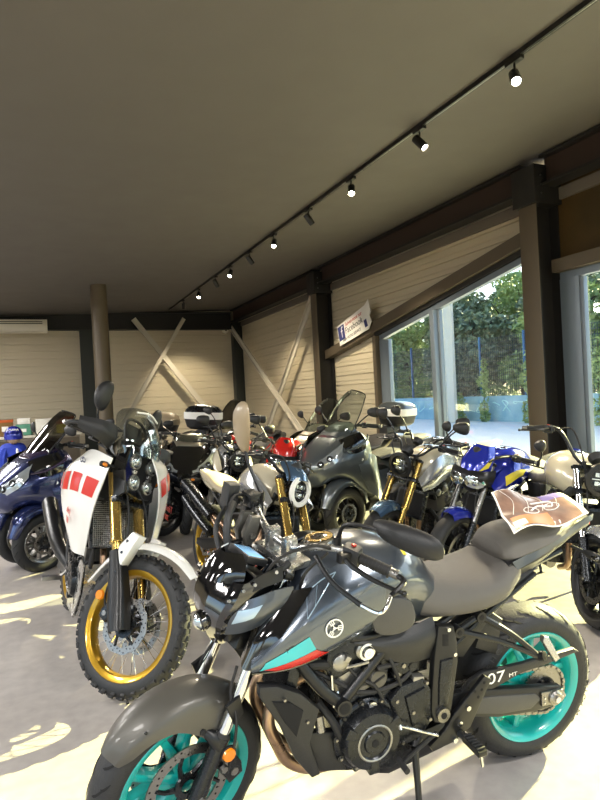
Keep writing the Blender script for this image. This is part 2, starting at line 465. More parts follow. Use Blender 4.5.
def front_forks(B, sp, t0=-.02, t1=.36, t2=.72, tubem='chrome', slm='engine_black', upm='satin_black', r=.021, usd=False, gaiter=False):
    for sg in (1, -1):
        mb = MB(slm)
        if usd:
            mb.tube([B.fk(t0, sg*sp), B.fk(t0+.06, sg*sp)], [.026, .024], 14, 1); mb.m = tubem
            mb.tube([B.fk(t0+.05, sg*sp), B.fk(t1, sg*sp)], r, 16, 1); mb.m = upm
            mb.tube([B.fk(t1, sg*sp), B.fk(t1+.012, sg*sp), B.fk(t1+.02, sg*sp), B.fk(t2, sg*sp)], [r*1.42, r*1.42, r*1.25, r*1.3], 16, 1)
        else:
            mb.tube([B.fk(t0, sg*sp), B.fk(t0+.05, sg*sp), B.fk(t0+.08, sg*sp), B.fk(t1-.03, sg*sp), B.fk(t1, sg*sp)], [.03, .03, .026, .028, .029], 16, 1)
            mb.m = 'rubber_grip'; mb.tube([B.fk(t1, sg*sp), B.fk(t1+.012, sg*sp)], [.028, .024], 14, 1); mb.m = tubem
            mb.tube([B.fk(t1, sg*sp), B.fk(t2, sg*sp)], r, 16, 1)
        mb.m = 'steel'; mb.bolt(B.fk(t0+.02, sg*(sp+.028)), (0, sg, 0), .014, .008)
        leg = B.part('fork_leg', mb, True)
    mb = MB('engine_black'); 
    for t, th in ((t2-.17, .035), (t2-.005, .022)):
        c = B.fk(t, 0, -.02); T = Matrix.Translation(c) @ Matrix.Rotation(-math.atan2(-B.d.x, B.d.z), 4, 'Y') @ Matrix.Rotation(PI/2, 4, 'X')
        o = sp+.035; mb.plate([(-.05, -.045), (.02, -o), (.055, -o), (.055, -o+.05), (.03, 0), (.055, o-.05), (.055, o), (.02, o), (-.05, .045)], -th/2, th/2, .004, T=T)
    mb.m = 'steel'
    for sg in (1, -1): mb.tube([B.fk(t2, sg*sp), B.fk(t2+.014, sg*sp)], [r*1.1, r*.9], 12, 1)
    mb.cyl(B.fk(t2-.02, 0, -.04), B.fk(t2+.02, 0, -.04), .02)
    B.part('triple_clamp', mb, True)

def arc_fender(B, c, r, a0, a1, w, m, st=True, th=.004, drop=.03, name='front_fender', taper=.6, parent=None, up=0):
    g = []
    N = 7
    for i in range(N):
        t = i/(N-1); a = a0+(a1-a0)*t; ww = w*(taper+(1-taper)*math.sin(PI*min(1, max(.08, t*.95+.03)))); row = []
        u = V((math.cos(a), 0, math.sin(a)))
        for s, dr in ((-1, -drop), (-.8, -.004), (-.35, .008), (0, .011), (.35, .008), (.8, -.004), (1, -drop)):
            row.append(V(c)+u*(r+dr+up*t)+V((0, s*ww, 0)))
        g.append(row)
    mb = MB(m); mb.surf(g, th, 3, 2)
    return B.part(name, mb, st, parent)

def chain(B, r1, c1, r2, c2, y, m='steel'):
    c1, c2 = V(c1), V(c2); mb = MB(m); path = []
    N1, N2 = 16, 10
    for i in range(N1+1): a = PI/2+PI*i/N1; path.append((c1.x+r1*math.cos(a), c1.z+r1*math.sin(a)))
    for i in range(14): t = (i+1)/15; path.append((c1.x+(c2.x-c1.x)*t, c1.z-r1+(c2.z-r2-c1.z+r1)*t-.008*math.sin(PI*t)))
    for i in range(N2+1): a = -PI/2+PI*i/N2; path.append((c2.x+r2*math.cos(a), c2.z+r2*math.sin(a)))
    for i in range(14): t = (i+1)/15; path.append((c2.x+(c1.x-c2.x)*t, c2.z+r2+(c1.z+r1-c2.z-r2)*t))
    pts = [V((x, y, z)) for x, z in path]; L = [0]
    for i in range(len(pts)): L.append(L[-1]+(pts[(i+1) % len(pts)]-pts[i]).length)
    n = int(L[-1]/.0159)
    def at(s):
        s %= L[-1]
        for i in range(len(pts)):
            if L[i+1] >= s: t = (s-L[i])/max(1e-9, L[i+1]-L[i]); return pts[i].lerp(pts[(i+1) % len(pts)], t)
    for i in range(n):
        a, b = at(L[-1]*i/n), at(L[-1]*(i+1)/n); d = (b-a); q = (a+b)/2; ang = math.atan2(d.z, d.x)
        o = .006 if i % 2 else .009
        for sg in (1, -1): mb.box(q+V((0, sg*o, 0)), (d.length*1.3, .002, .012), (0, -ang, 0), .001)
        mb.cyl(a-V((0, .009, 0)), a+V((0, .009, 0)), .004, n=6)
    B.part('drive_chain', mb)
    mb = MB(m); prof = []
    for i in range(44*2): a = 2*PI*i/88; rr = r1+(.006 if i % 2 else -.004); prof.append((c1.x+rr*math.cos(a), c1.z+rr*math.sin(a)))
    rs = [[(x, y-.003, z) for x, z in prof], [(x, y+.003, z) for x, z in prof]]; mb.rings(rs)
    mb.m = 'engine_black'; mb.cyl(c1+V((0, y-.008, 0))-V((0, c1.y, 0)), V((c1.x, y+.006, c1.z)), r1*.55, n=24)
    mb.m = 'steel'
    for i in range(5): a = 2*PI*i/5; mb.bolt((c1.x+r1*.42*math.cos(a), y+.006, c1.z+r1*.42*math.sin(a)), (0, 1, 0), .008, .006)
    B.part('sprocket', mb)
# ------------------------------------------------------------------ the dark grey naked bike in front
def yamaha_ring(B, p, nrm, up, r, m, parent, st=False):
    T = frame(p, V(up).cross(V(nrm)), up); mb = MB(m)
    mb.lathe([(r*.86, 0), (r, 0), (r, .0015), (r*.86, .0015)], (0, 0, 0), (0, 0, 1), 36, True)
    mb.lathe([(.0001, 0), (r*.14, 0), (r*.14, .0015), (.0001, .0015)], (0, 0, 0), (0, 0, 1), 12)
    for i in range(3):
        a = PI/2+2*PI*i/3; u = V((math.cos(a), math.sin(a), 0)); s = V((-u.y, u.x, 0))
        def bar(x0, x1, o, w):
            q = [u*x0+s*(o-w), u*x1+s*(o-w), u*x1+s*(o+w), u*x0+s*(o+w)]
            mb.rings([[a_ for a_ in q], [a_+V((0, 0, .0015)) for a_ in q]])
        bar(r*.1, r*.45, 0, r*.05)
        for o in (-.2, 0, .2): bar(r*.42, r*(.98 if o == 0 else .85), o*r, r*.045)
        bar(r*.4, r*.48, 0, r*.24)
    mb.v = [T @ v for v in mb.v]
    return B.part('tuning_fork_emblem', mb, st, parent)

def main_bike():
    B = Bike('naked_motorcycle', 'dark grey naked motorcycle with turquoise wheels and a leaflet on its rear seat', 'motorcycle',
             (1.800, 1.969, 3.0875, .108, .289), (1.405, 0, .30), R(24.8))
    ax = (1.405, 0, .30)
    wheel(B, 'front', (1.42, 0, .305), .305, .125, .224, 'cyan', 'cast', True, 10, .149, 'road', .035, (1, -1))
    wheel(B, 'rear', (0, 0, .315), .318, .180, .222, 'cyan', 'cast', False, 10, None, 'road', .05)
    for sg in (1, -1): caliper(B, ax, R(150), .125, sg*.092, True)
    for a0 in (R(60), R(215)):      # raised lettering on the rear sidewall
        tm = MB('grey_plastic')
        for k, ch in enumerate('MICHELIN'):
            a = a0-k*.125; t = text('letter', ch, .036, Matrix(), 'grey_plastic'); me = t.data; c, s = math.cos(a), math.sin(a)
            T = Matrix(((s*1, c, 0, c*.272), (0, 0, 1, .0865), (-c, s, 0, .315+s*.272), (0, 0, 0, 1)))
            T = Matrix(((-s*-1, c, 0, .272*c), (0, 0, 1, .0888), (c*-1, s, 0, .315+.272*s), (0, 0, 0, 1))); T = T @ Matrix.Diagonal((-1, 1, 1, 1))
            tm.add([T @ v.co for v in me.vertices], [list(p.vertices) for p in me.polygons]); bpy.data.objects.remove(t)
        B.part('tire_lettering', tm)
    front_forks(B, .105, -.02, .20, .76, 'chrome')
    # sleeves on the upper tubes, reflectors, fork brace
    for sg in (1, -1):
        mb = MB('satin_black'); mb.tube([B.fk(.44, sg*.105), B.fk(.47, sg*.105), B.fk(.60, sg*.105)], [.026, .03, .031], 14, 1)
        B.part('fork_cover', mb, True)
        mb = MB('black_plastic'); c = B.fk(.155, sg*.133, -.03); mb.cyl(c-V((0, sg*.004, 0)), c+V((0, sg*.004, 0)), .028, n=20)
        mb.m = 'orange'; mb.cyl(c+V((0, sg*.002, 0)), c+V((0, sg*.012, 0)), .024, .021, 20)
        mb.m = 'steel'; q = B.fk(.105, sg*.135, -.035); mb.bolt(q, (0, sg, 0), .014, .008)
        B.part('fork_reflector', mb, True)
    mb = MB('brown_grey'); g = []      # deep front fender, one shell
    for a, w, dr, r in ((38, .048, .03, .330), (46, .062, .05, .336), (60, .074, .055, .336), (76, .080, .075, .330), (92, .083, .115, .322), (106, .083, .135, .314), (118, .078, .09, .310), (128, .06, .03, .308)):
        u = V((math.cos(R(a)), 0, math.sin(R(a)))); row = []
        for s, d_ in ((-1.12, -dr), (-1.04, -dr*.5), (-.86, -.012), (-.45, .004), (0, .012), (.45, .004), (.86, -.012), (1.04, -dr*.5), (1.12, -dr)): row.append(V(ax)+u*(r+d_)+V((0, s*w, 0)))
        g.append(row)
    mb.surf(g, .004, 3, 3); mb.m = 'engine_black'
    for sg in (1, -1): mb.bolt(V(ax)+V((-.02, sg*.093, .215)), (0, sg, 0), .012, .006); mb.bolt(V(ax)+V((.16, sg*.078, .285)), (0, sg, .3), .005, .003)
    fd = B.part('front_fender', mb, True, angle=30)
    for sg in (1, -1): mb = MB('satin_black'); mb.tube([B.fk(.17, sg*.105, .0), B.fk(.19, sg*.10, .03), B.fk(.20, sg*.07, .07)], [.03, .022, .012], 10, 3); mb.plate([(1.32, .60), (1.27, .62), (1.255, .55), (1.29, .52)], sg*.115, sg*.13, .004); B.part('fender_bracket', mb, True, fd)
    # tank
    T = MB('grey_paint_dark')
    T.body([(1.08, [(0, .90), (.05, .90), (.09, .885), (.12, .86), (.13, .82), (.11, .79), (.06, .78), (0, .78)]),
            (1.0, [(0, .985), (.055, .985), (.10, .95), (.14, .90), (.155, .85), (.13, .77), (.07, .75), (0, .75)]),
            (.90, [(0, 1.035), (.07, 1.03), (.125, .985), (.175, .92), (.185, .85), (.145, .765), (.08, .73), (0, .73)]),
            (.78, [(0, 1.045), (.085, 1.035), (.15, .99), (.20, .925), (.195, .85), (.15, .76), (.09, .72), (0, .71)]),
            (.66, [(0, 1.02), (.085, 1.01), (.145, .965), (.18, .90), (.165, .83), (.135, .75), (.09, .71), (0, .70)]),
            (.56, [(0, .965), (.07, .955), (.115, .915), (.14, .86), (.13, .80), (.115, .74), (.08, .70), (0, .69)]),
            (.47, [(0, .865), (.05, .86), (.08, .84), (.10, .81), (.10, .77), (.09, .73), (.06, .70), (0, .69)])], 5, 2)
    tank = B.part('fuel_tank', T, angle=28)
    mb = MB('chrome'); c = V((.905, 0, 1.036)); mb.lathe([(.0001, .012), (.024, .013), (.03, .010), (.052, .010), (.058, .004), (.058, -.01)], c, (.12, 0, 1), 32)
    mb.m = 'gold'; mb.lathe([(.03, .0112), (.048, .0112)], c, (.12, 0, 1), 32)
    mb.m = 'groove'; mb.lathe([(.0001, .0135), (.008, .0135)], c, (.12, 0, 1), 12)
    for i in range(5): a = 2*PI*i/5; mb.m = 'steel'; mb.bolt(c+V((.045*math.cos(a), .045*math.sin(a), .011)), (0, 0, 1), .004, .002)
    B.part('fuel_cap', mb, False, tank, 'cream ringed fuel cap')
    mb = MB('yellow_decal')
    B.part('tank_decal', (lambda m: (m.surf([[(.70, .100, 1.004), (.62, .096, .988)], [(.695, .120, .992), (.62, .114, .976)]], .0015, 2, 2), m)[1])(mb), False, tank, 'yellow warning sticker')
    # black side scoops and painted shrouds
    for sg in (1, -1):
        def S(pts): return [[V((x, sg*y, z)) for x, y, z in r] for r in pts]
        G = S([[(1.195, .150, .765), (1.09, .155, .865), (.98, .150, .965), (.88, .150, 1.0), (.78, .16, 1.0)],
               [(1.215, .190, .735), (1.11, .215, .815), (.99, .222, .88), (.88, .218, .915), (.76, .205, .93)],
               [(1.212, .186, .712), (1.10, .208, .725), (.98, .212, .755), (.87, .205, .79), (.75, .19, .82)],
               [(1.19, .165, .700), (1.08, .178, .698), (.97, .172, .708), (.86, .16, .73), (.76, .15, .75)]])
        mb = MB('grey_paint'); mb.surf(G, .006, 4, 4); sh = B.part('tank_shroud', mb, angle=24)
        for q, m_, nm in (([(.48, .10), (.46, .40), (.61, .44), (.62, .05)], 'cyan_decal', 'turquoise'), ([(.625, .08), (.615, .44), (.78, .54), (.84, .2)], 'red_decal', 'red')):
            mb = MB(m_); mb.grid(patch(G, q, .0048)); B.part('decal_stripe', mb, False, sh, nm+' stripe')
        # pale outline triangle on the upper shroud
        for a, b in (((.06, .42), (.30, .40)), ((.30, .40), (.06, .66)), ((.06, .66), (.06, .42)), ((.08, .50), (.24, .46))):
            pts = [];
            for k in range(7):
                p, n = spoint(G, a[0]+(b[0]-a[0])*k/6, a[1]+(b[1]-a[1])*k/6); n = n if n.y*sg > 0 else -n; pts.append(p+n*.0045)
            mb = MB('light_blue'); mb.tube(pts, .0022, 5, 1, flat=.5); B.part('decal_line', mb, False, sh)
        mb = MB('grey_paint_dark'); p, n = spoint(G, .50, .575); n = n if n.y*sg > 0 else -n
        yamaha_ring(B, p+n*.008, n, (.45, 0, .9), .031, 'white_decal', sh)
        # intake scoop, black
        mb = MB('gloss_black')
        mb.surf(S([[(1.225, .12, .735), (1.16, .115, .86), (1.06, .10, .97)], [(1.235, .165, .715), (1.175, .17, .82), (1.07, .15, .94)], [(1.195, .195, .72), (1.11, .205, .83), (1.0, .17, .945)]]), .006, 4, 4)
        mb.surf(S([[(1.215, .15, .72), (1.10, .13, .715), (.99, .12, .72)], [(1.215, .192, .708), (1.10, .195, .70), (.99, .18, .705)]]), .005)
        B.part('air_scoop', mb, False, sh)
        # knee pad, under-seat cover
        mb = MB('grey_plastic'); mb.plate([(.80, .835), (.74, .87), (.66, .855), (.63, .80), (.645, .75), (.72, .735), (.785, .76)], sg*.165, sg*.198, .012, 3)
        B.part('knee_pad', mb)
        mb = MB('black_plastic')
        mb.surf(S([[(.86, .13, .745), (.74, .15, .735), (.62, .155, .735), (.53, .14, .745)], [(.85, .16, .72), (.74, .18, .695), (.62, .185, .69), (.53, .17, .69)], [(.82, .15, .70), (.74, .165, .645), (.64, .168, .61), (.53, .15, .60)]]), .006, 4, 4)
        B.part('side_cover', mb, angle=25)
    for s_, x, z, sz, m_, nm in (('MT-07', 1.07, .742, .034, 'engine_black', 0),):
        p, n = spoint([[V(q) for q in r] for r in [[(1.215, .190, .735), (1.11, .215, .815), (.99, .222, .88)], [(1.212, .186, .712), (1.10, .208, .725), (.98, .212, .755)]]], .6, .55)
        text('model_lettering', s_, .020, frame(V((1.085, .2225, .785)), (-.93, .0, .36), (.1, .12, 1)), m_, sh)
    # radiator & shrouds
    mb = MB('engine_black'); T_ = Matrix.Translation(V((1.07, 0, .60))) @ Matrix.Rotation(R(-14), 4, 'Y')
    mb.plate([(-.02, -.08), (.02, -.08), (.02, .10), (-.02, .10)], -.145, .145, .004, T=T_)
    mb.m = 'groove'
    for i in range(22):
        z = -.072+.0075*i; mb.plate([(.02, z-.0015), (.0225, z-.0015), (.0225, z+.0015), (.02, z+.0015)], -.135, .135, .0005, T=T_)
    B.part('radiator', mb)
    for sg in (1, -1):
        mb = MB('black_plastic'); mb.plate([(1.19, .655), (1.13, .645), (1.05, .60), (.985, .53), (1.02, .42), (.985, .30), (1.015, .295), (1.075, .38), (1.12, .50), (1.19, .62)], sg*.145, sg*.185, .008)
        mb.m = 'groove'; mb.plate([(1.15, .60), (1.09, .585), (1.045, .545), (1.07, .46), (1.11, .52)], sg*.18, sg*.193, .005)
        mb.m = 'steel'; mb.bolt((1.11, sg*.195, .60), (0, sg, 0)); mb.bolt((1.03, sg*.187, .50), (0, sg, 0))
        B.part('radiator_shroud', mb)
        mb = MB('black_plastic'); mb.plate([(1.03, .44), (.90, .41), (.875, .26), (.98, .285), (1.0, .34)], sg*.12, sg*.155, .01); B.part('belly_panel', mb)
    # frame: main tubes and node
    mb = MB('satin_black')
    for sg in (1, -1):
        y = lambda v: sg*v
        mb.tube([(1.07, y(.05), .84), (1.05, y(.13), .71), (.98, y(.165), .60), (.905, y(.172), .525)], .021, 10)
        mb.tube([(.905, y(.172), .525), (.80, y(.165), .62), (.68, y(.15), .72), (.60, y(.12), .76)], .019, 10)
        mb.tube([(1.04, y(.10), .80), (.86, y(.15), .735), (.66, y(.14), .72), (.50, y(.13), .70)], .016, 10)
        mb.tube([(.50, y(.13), .70), (.49, y(.15), .55), (.53, y(.15), .38)], .022, 10)
        mb.tube([(.50, y(.13), .70), (.25, y(.10), .79), (-.12, y(.07), .87)], .013, 8)
        mb.tube([(.47, y(.13), .58), (.30, y(.115), .68), (.02, y(.085), .80)], .012, 8)
        mb.cyl((.905, y(.16), .525), (.905, y(.205), .525), .027, n=18); mb.m = 'groove'; mb.cyl((.905, y(.2), .525), (.905, y(.2065), .525), .019, n=18); mb.m = 'satin_black'
    mb.tube([(1.075, 0, .70), (1.03, 0, .90)], .035, 14, 1)
    B.part('frame', mb)
    for sg in (1, -1):
        mb = MB('satin_black'); mb.plate([(.53, .725), (.465, .715), (.45, .66), (.445, .575), (.468, .40), (.50, .355), (.54, .365), (.555, .41), (.553, .49), (.545, .617)], sg*.150, sg*.182, .008)
        mb.m = 'engine_black'; mb.plate([(.523, .60), (.47, .60), (.475, .50), (.49, .43), (.53, .43), (.53, .52)], sg*.17, sg*.192, .01)
        mb.m = 'groove'; mb.plate([(.515, .695), (.488, .69), (.488, .645), (.515, .65)], sg*.175, sg*.1835, .003)
        mb.m = 'steel'; mb.cyl((.512, sg*.17, .395), (.512, sg*.196, .395), .026, n=20); mb.m = 'groove'; mb.cyl((.512, sg*.18, .395), (.512, sg*.1975, .395), .012, n=16)
        mb.m = 'chrome'; mb.bolt((.49, sg*.182, .708), (0, sg, 0), .009, .007); mb.bolt((.462, sg*.182, .61), (0, sg, 0), .009, .007)
        B.part('pivot_plate', mb)
    engine(B, V((.72, 0, .42)))
    exhaust_main(B)
    # swingarm
    for sg in (1, -1):
        mb = MB('grey_plastic' if sg > 0 else 'satin_black'); mb.m = 'satin_black'
        mb.plate([(.50, .43), (.40, .43), (.30, .415), (.04, .365), (-.07, .345), (-.10, .315), (-.085, .28), (-.03, .262), (.06, .262), (.23, .283), (.37, .32), (.50, .35)], sg*.112, sg*.148, .012)
        mb.m = 'grey_plastic'; mb.plate([(.36, .395), (.27, .385), (.06, .345), (.03, .315), (.08, .285), (.22, .30), (.36, .335)], sg*.140, sg*.154, .008)
        mb.m = 'steel'; mb.plate([(.035, .345), (-.075, .335), (-.092, .305), (-.07, .282), (.03, .285)], sg*.145, sg*.158, .004)
        mb.lathe([(.012, 0), (.03, 0), (.03, .01), (.022, .018), (.012, .018)], (-.03, sg*.155, .312), (0, sg, 0), 20, True)
        mb.m = 'chrome'; mb.cyl((-.03, sg*.155, .312), (-.03, sg*.18, .312), .013, n=6)
        for q in ((.02, .32), (.02, .30), (-.07, .31)): mb.bolt((q[0], sg*.158, q[1]), (0, sg, 0), .005)
        B.part('swingarm', mb)
    mb = MB('satin_black'); mb.box((.42, 0, .385), (.09, .24, .07), bev=.02); B.part('swingarm_crossmember', mb)
    mb = MB('black_plastic'); mb.plate([(.43, .40), (.36, .46), (.30, .482), (.12, .476), (-.14, .484), (-.165, .466), (0, .446), (.12, .438), (.25, .405), (.34, .375)], .122, .142, .004)
    mb.m = 'groove'
    for i in range(3):
        for j in range(3): mb.cyl((.405-.022*i+.006*j, .139, .405+.014*i+.022*j-.02), (.405-.022*i+.006*j, .1428, .405+.014*i+.022*j-.02), .0045, n=10)
    cg = B.part('chain_guard', mb)
    text('model_lettering', '07', .062, frame((.245, .1435, .447), (-1, 0, .02), (-.25, 0, 1)), 'white_decal', cg, sx=1.35)
    text('model_lettering', 'MT', .022, frame((.165, .1435, .443), (-1, 0, .02), (0, 0, 1)), 'white_decal', cg, sx=1.3)
    mb = MB('black_plastic'); mb.plate([(.44, .545), (.36, .53), (.24, .66), (.30, .70), (.42, .66)], .06, .10, .01); mb.plate([(.30, .55), (.20, .50), (.17, .64), (.25, .70)], -.09, .09, .01); B.part('rear_hugger', mb)
    chain(B, .098, (-.03, 0, .312), .038, (.53, 0, .40), .098)
    # hangers and pegs
    for sg in (1, -1):
        mb = MB('satin_black'); mb.plate([(.47, .375), (.375, .46), (.33, .50), (.30, .478), (.345, .40), (.39, .315), (.46, .275), (.55, .262), (.565, .285), (.50, .33)], sg*.168, sg*.188, .005)
        mb.m = 'groove'
        for q in ((.335, .475), (.345, .45), (.36, .425), (.375, .45)): mb.cyl((q[0], sg*.18, q[1]), (q[0], sg*.1888, q[1]), .006, n=10)
        mb.m = 'chrome'
        for q in ((.44, .345), (.405, .395), (.46, .285)): mb.bolt((q[0], sg*.188, q[1]), (0, sg, 0), .012, .008)
        h = B.part('footrest_hanger', mb)
        mb = MB('satin_black'); mb.tube([(.44, sg*.18, .305), (.43, sg*.21, .30)], .014, 8, 1); mb.box((.425, sg*.255, .298), (.036, .10, .02), bev=.005)
        mb.m = 'rubber_grip'
        for k in range(6): mb.box((.425, sg*(.215+.015*k), .311), (.034, .008, .008))
        mb.m = 'chrome'; mb.cyl((.425, sg*.29, .29), (.42, sg*.295, .245), .006, .005, 8)
        B.part('footpeg', mb, False, h)
        # pillion hangers: two arms meeting at the peg
        mb = MB('satin_black')
        for a in (((.43, .675)), ((.335, .715))):
            mb.tube([(a[0], sg*.15, a[1]), ((a[0]+.10)/2+.0, sg*.185, (a[1]+.545)/2+.01), (.10, sg*.205, .535)], [.014, .011, .012], 8, 3)
            mb.cyl((a[0], sg*.13, a[1]), (a[0], sg*.168, a[1]), .02, n=16); mb.m = 'groove'; mb.cyl((a[0], sg*.16, a[1]), (a[0], sg*.1695, a[1]), .01, n=12); mb.m = 'satin_black'
        mb.tube([(.43, sg*.15, .675), (.335, sg*.15, .715)], .012, 8, 1)
        h = B.part('pillion_hanger', mb)
        mb = MB('satin_black'); mb.cyl((.10, sg*.20, .535), (.09, sg*.225, .545), .018, n=12)
        mb.m = 'alu'; T_ = Matrix.Translation((.075, sg*.232, .575)) @ Matrix.Rotation(R(28), 4, 'Y') @ Matrix.Rotation(R(10*sg), 4, 'X'); mb.plate([(-.012, -.05), (.012, -.05), (.015, .045), (0, .06), (-.015, .045)], -.012, .012, .004, T=T_)
        B.part('pillion_footpeg', mb, False, h)
    mb = MB('satin_black'); mb.tube([(.60, .16, .315), (.62, .175, .29)], .02, 10, 1); mb.tube([(.62, .175, .29), (.63, .215, .17), (.645, .262, .035)], [.014, .012, .011], 8, 2)
    mb.box((.648, .268, .031), (.06, .05, .008), (R(-12), 0, 0)); mb.m = 'steel'; mb.tube([(.60, .16, .29), (.615, .195, .16)], .005, 6, 1); mb.tube([(.605, .15, .3), (.615, .19, .18)], .007, 8, 1)
    B.part('side_stand', mb)
    mb = MB('chrome'); mb.tube([(.70, .20, .41), (.60, .20, .36), (.54, .2, .33)], .0045, 6, 1); mb.tube([(.70, .19, .43), (.70, .21, .40)], .008, 8, 1); mb.m = 'satin_black'; mb.tube([(.54, .19, .335), (.66, .215, .30), (.70, .225, .285)], .008, 8, 3); mb.m = 'rubber_grip'; mb.cyl((.70, .20, .285), (.70, .26, .282), .011, n=10)
    B.part('gear_lever', mb)
    # seat
    mb = MB('seat_vinyl')
    mb.body([(.60, [(0, .885), (.05, .88), (.08, .86), (.105, .82), (.11, .775), (.09, .74), (0, .735)]),
             (.53, [(0, .875), (.06, .87), (.10, .85), (.13, .80), (.135, .76), (.115, .73), (0, .725)]),
             (.44, [(0, .855), (.07, .852), (.12, .835), (.15, .79), (.152, .75), (.13, .725), (0, .72)]),
             (.33, [(0, .845), (.08, .843), (.14, .83), (.17, .795), (.168, .755), (.14, .73), (0, .72)]),
             (.22, [(0, .858), (.08, .858), (.14, .848), (.168, .815), (.162, .775), (.135, .752), (0, .745)]),
             (.15, [(0, .90), (.07, .898), (.115, .88), (.14, .85), (.138, .81), (.11, .785), (0, .775)]),
             (.12, [(0, .90), (.06, .89), (.10, .87), (.12, .85), (.12, .82), (.10, .80), (0, .79)])], 6, 2)
    B.part('seat', mb, angle=60)
    mb = MB('seat_vinyl')
    mb.body([(.185, [(0, .93), (.05, .93), (.08, .92), (.095, .905), (.09, .885), (0, .87)]),
             (.15, [(0, .975), (.06, .97), (.10, .945), (.118, .91), (.115, .885), (0, .87)]),
             (.07, [(0, .985), (.065, .982), (.105, .965), (.128, .935), (.125, .905), (0, .89)]),
             (-.03, [(0, .985), (.06, .983), (.10, .97), (.12, .945), (.115, .925), (0, .91)]),
             (-.13, [(0, .995), (.05, .993), (.08, .982), (.095, .965), (.09, .945), (0, .935)]),
             (-.20, [(0, .998), (.04, .996), (.055, .985), (.06, .97), (.055, .955), (0, .95)])], 5, 2)
    B.part('pillion_seat', mb, angle=60)
    mb = MB('black_plastic')
    mb.body([(.18, [(0, .88), (.08, .88), (.125, .875), (.13, .84), (.10, .80), (0, .80)]), (.0, [(0, .925), (.08, .925), (.12, .92), (.115, .88), (.08, .83), (0, .83)]),
             (-.18, [(0, .965), (.05, .965), (.075, .955), (.07, .92), (.05, .90), (0, .895)]), (-.30, [(0, .985), (.035, .98), (.045, .965), (.04, .945), (.02, .93), (0, .93)])], 4, 1)
    mb.mirror if False else None
    tl = B.part('tail_cowl', mb, angle=25)
    mb = MB('grey_paint_dark')
    for sg in (1, -1): mb.surf([[V((.17, sg*.128, .885)), V((0, sg*.122, .935)), V((-.20, sg*.075, .975)), V((-.32, sg*.04, .99))], [V((.15, sg*.134, .855)), V((0, sg*.125, .90)), V((-.18, sg*.082, .945)), V((-.31, sg*.045, .965))]], .005)
    B.part('tail_fairing', mb, False, tl)
    mb = MB('red_decal'); mb.box((-.305, 0, .955), (.02, .07, .028), bev=.006); B.part('tail_light', mb, False, tl)
    for sg in (1, -1): blinker(B, (-.20, sg*.05, .87), (-.235, sg*.19, .845), lens='gloss_black')
    cockpit_main(B)
    return B

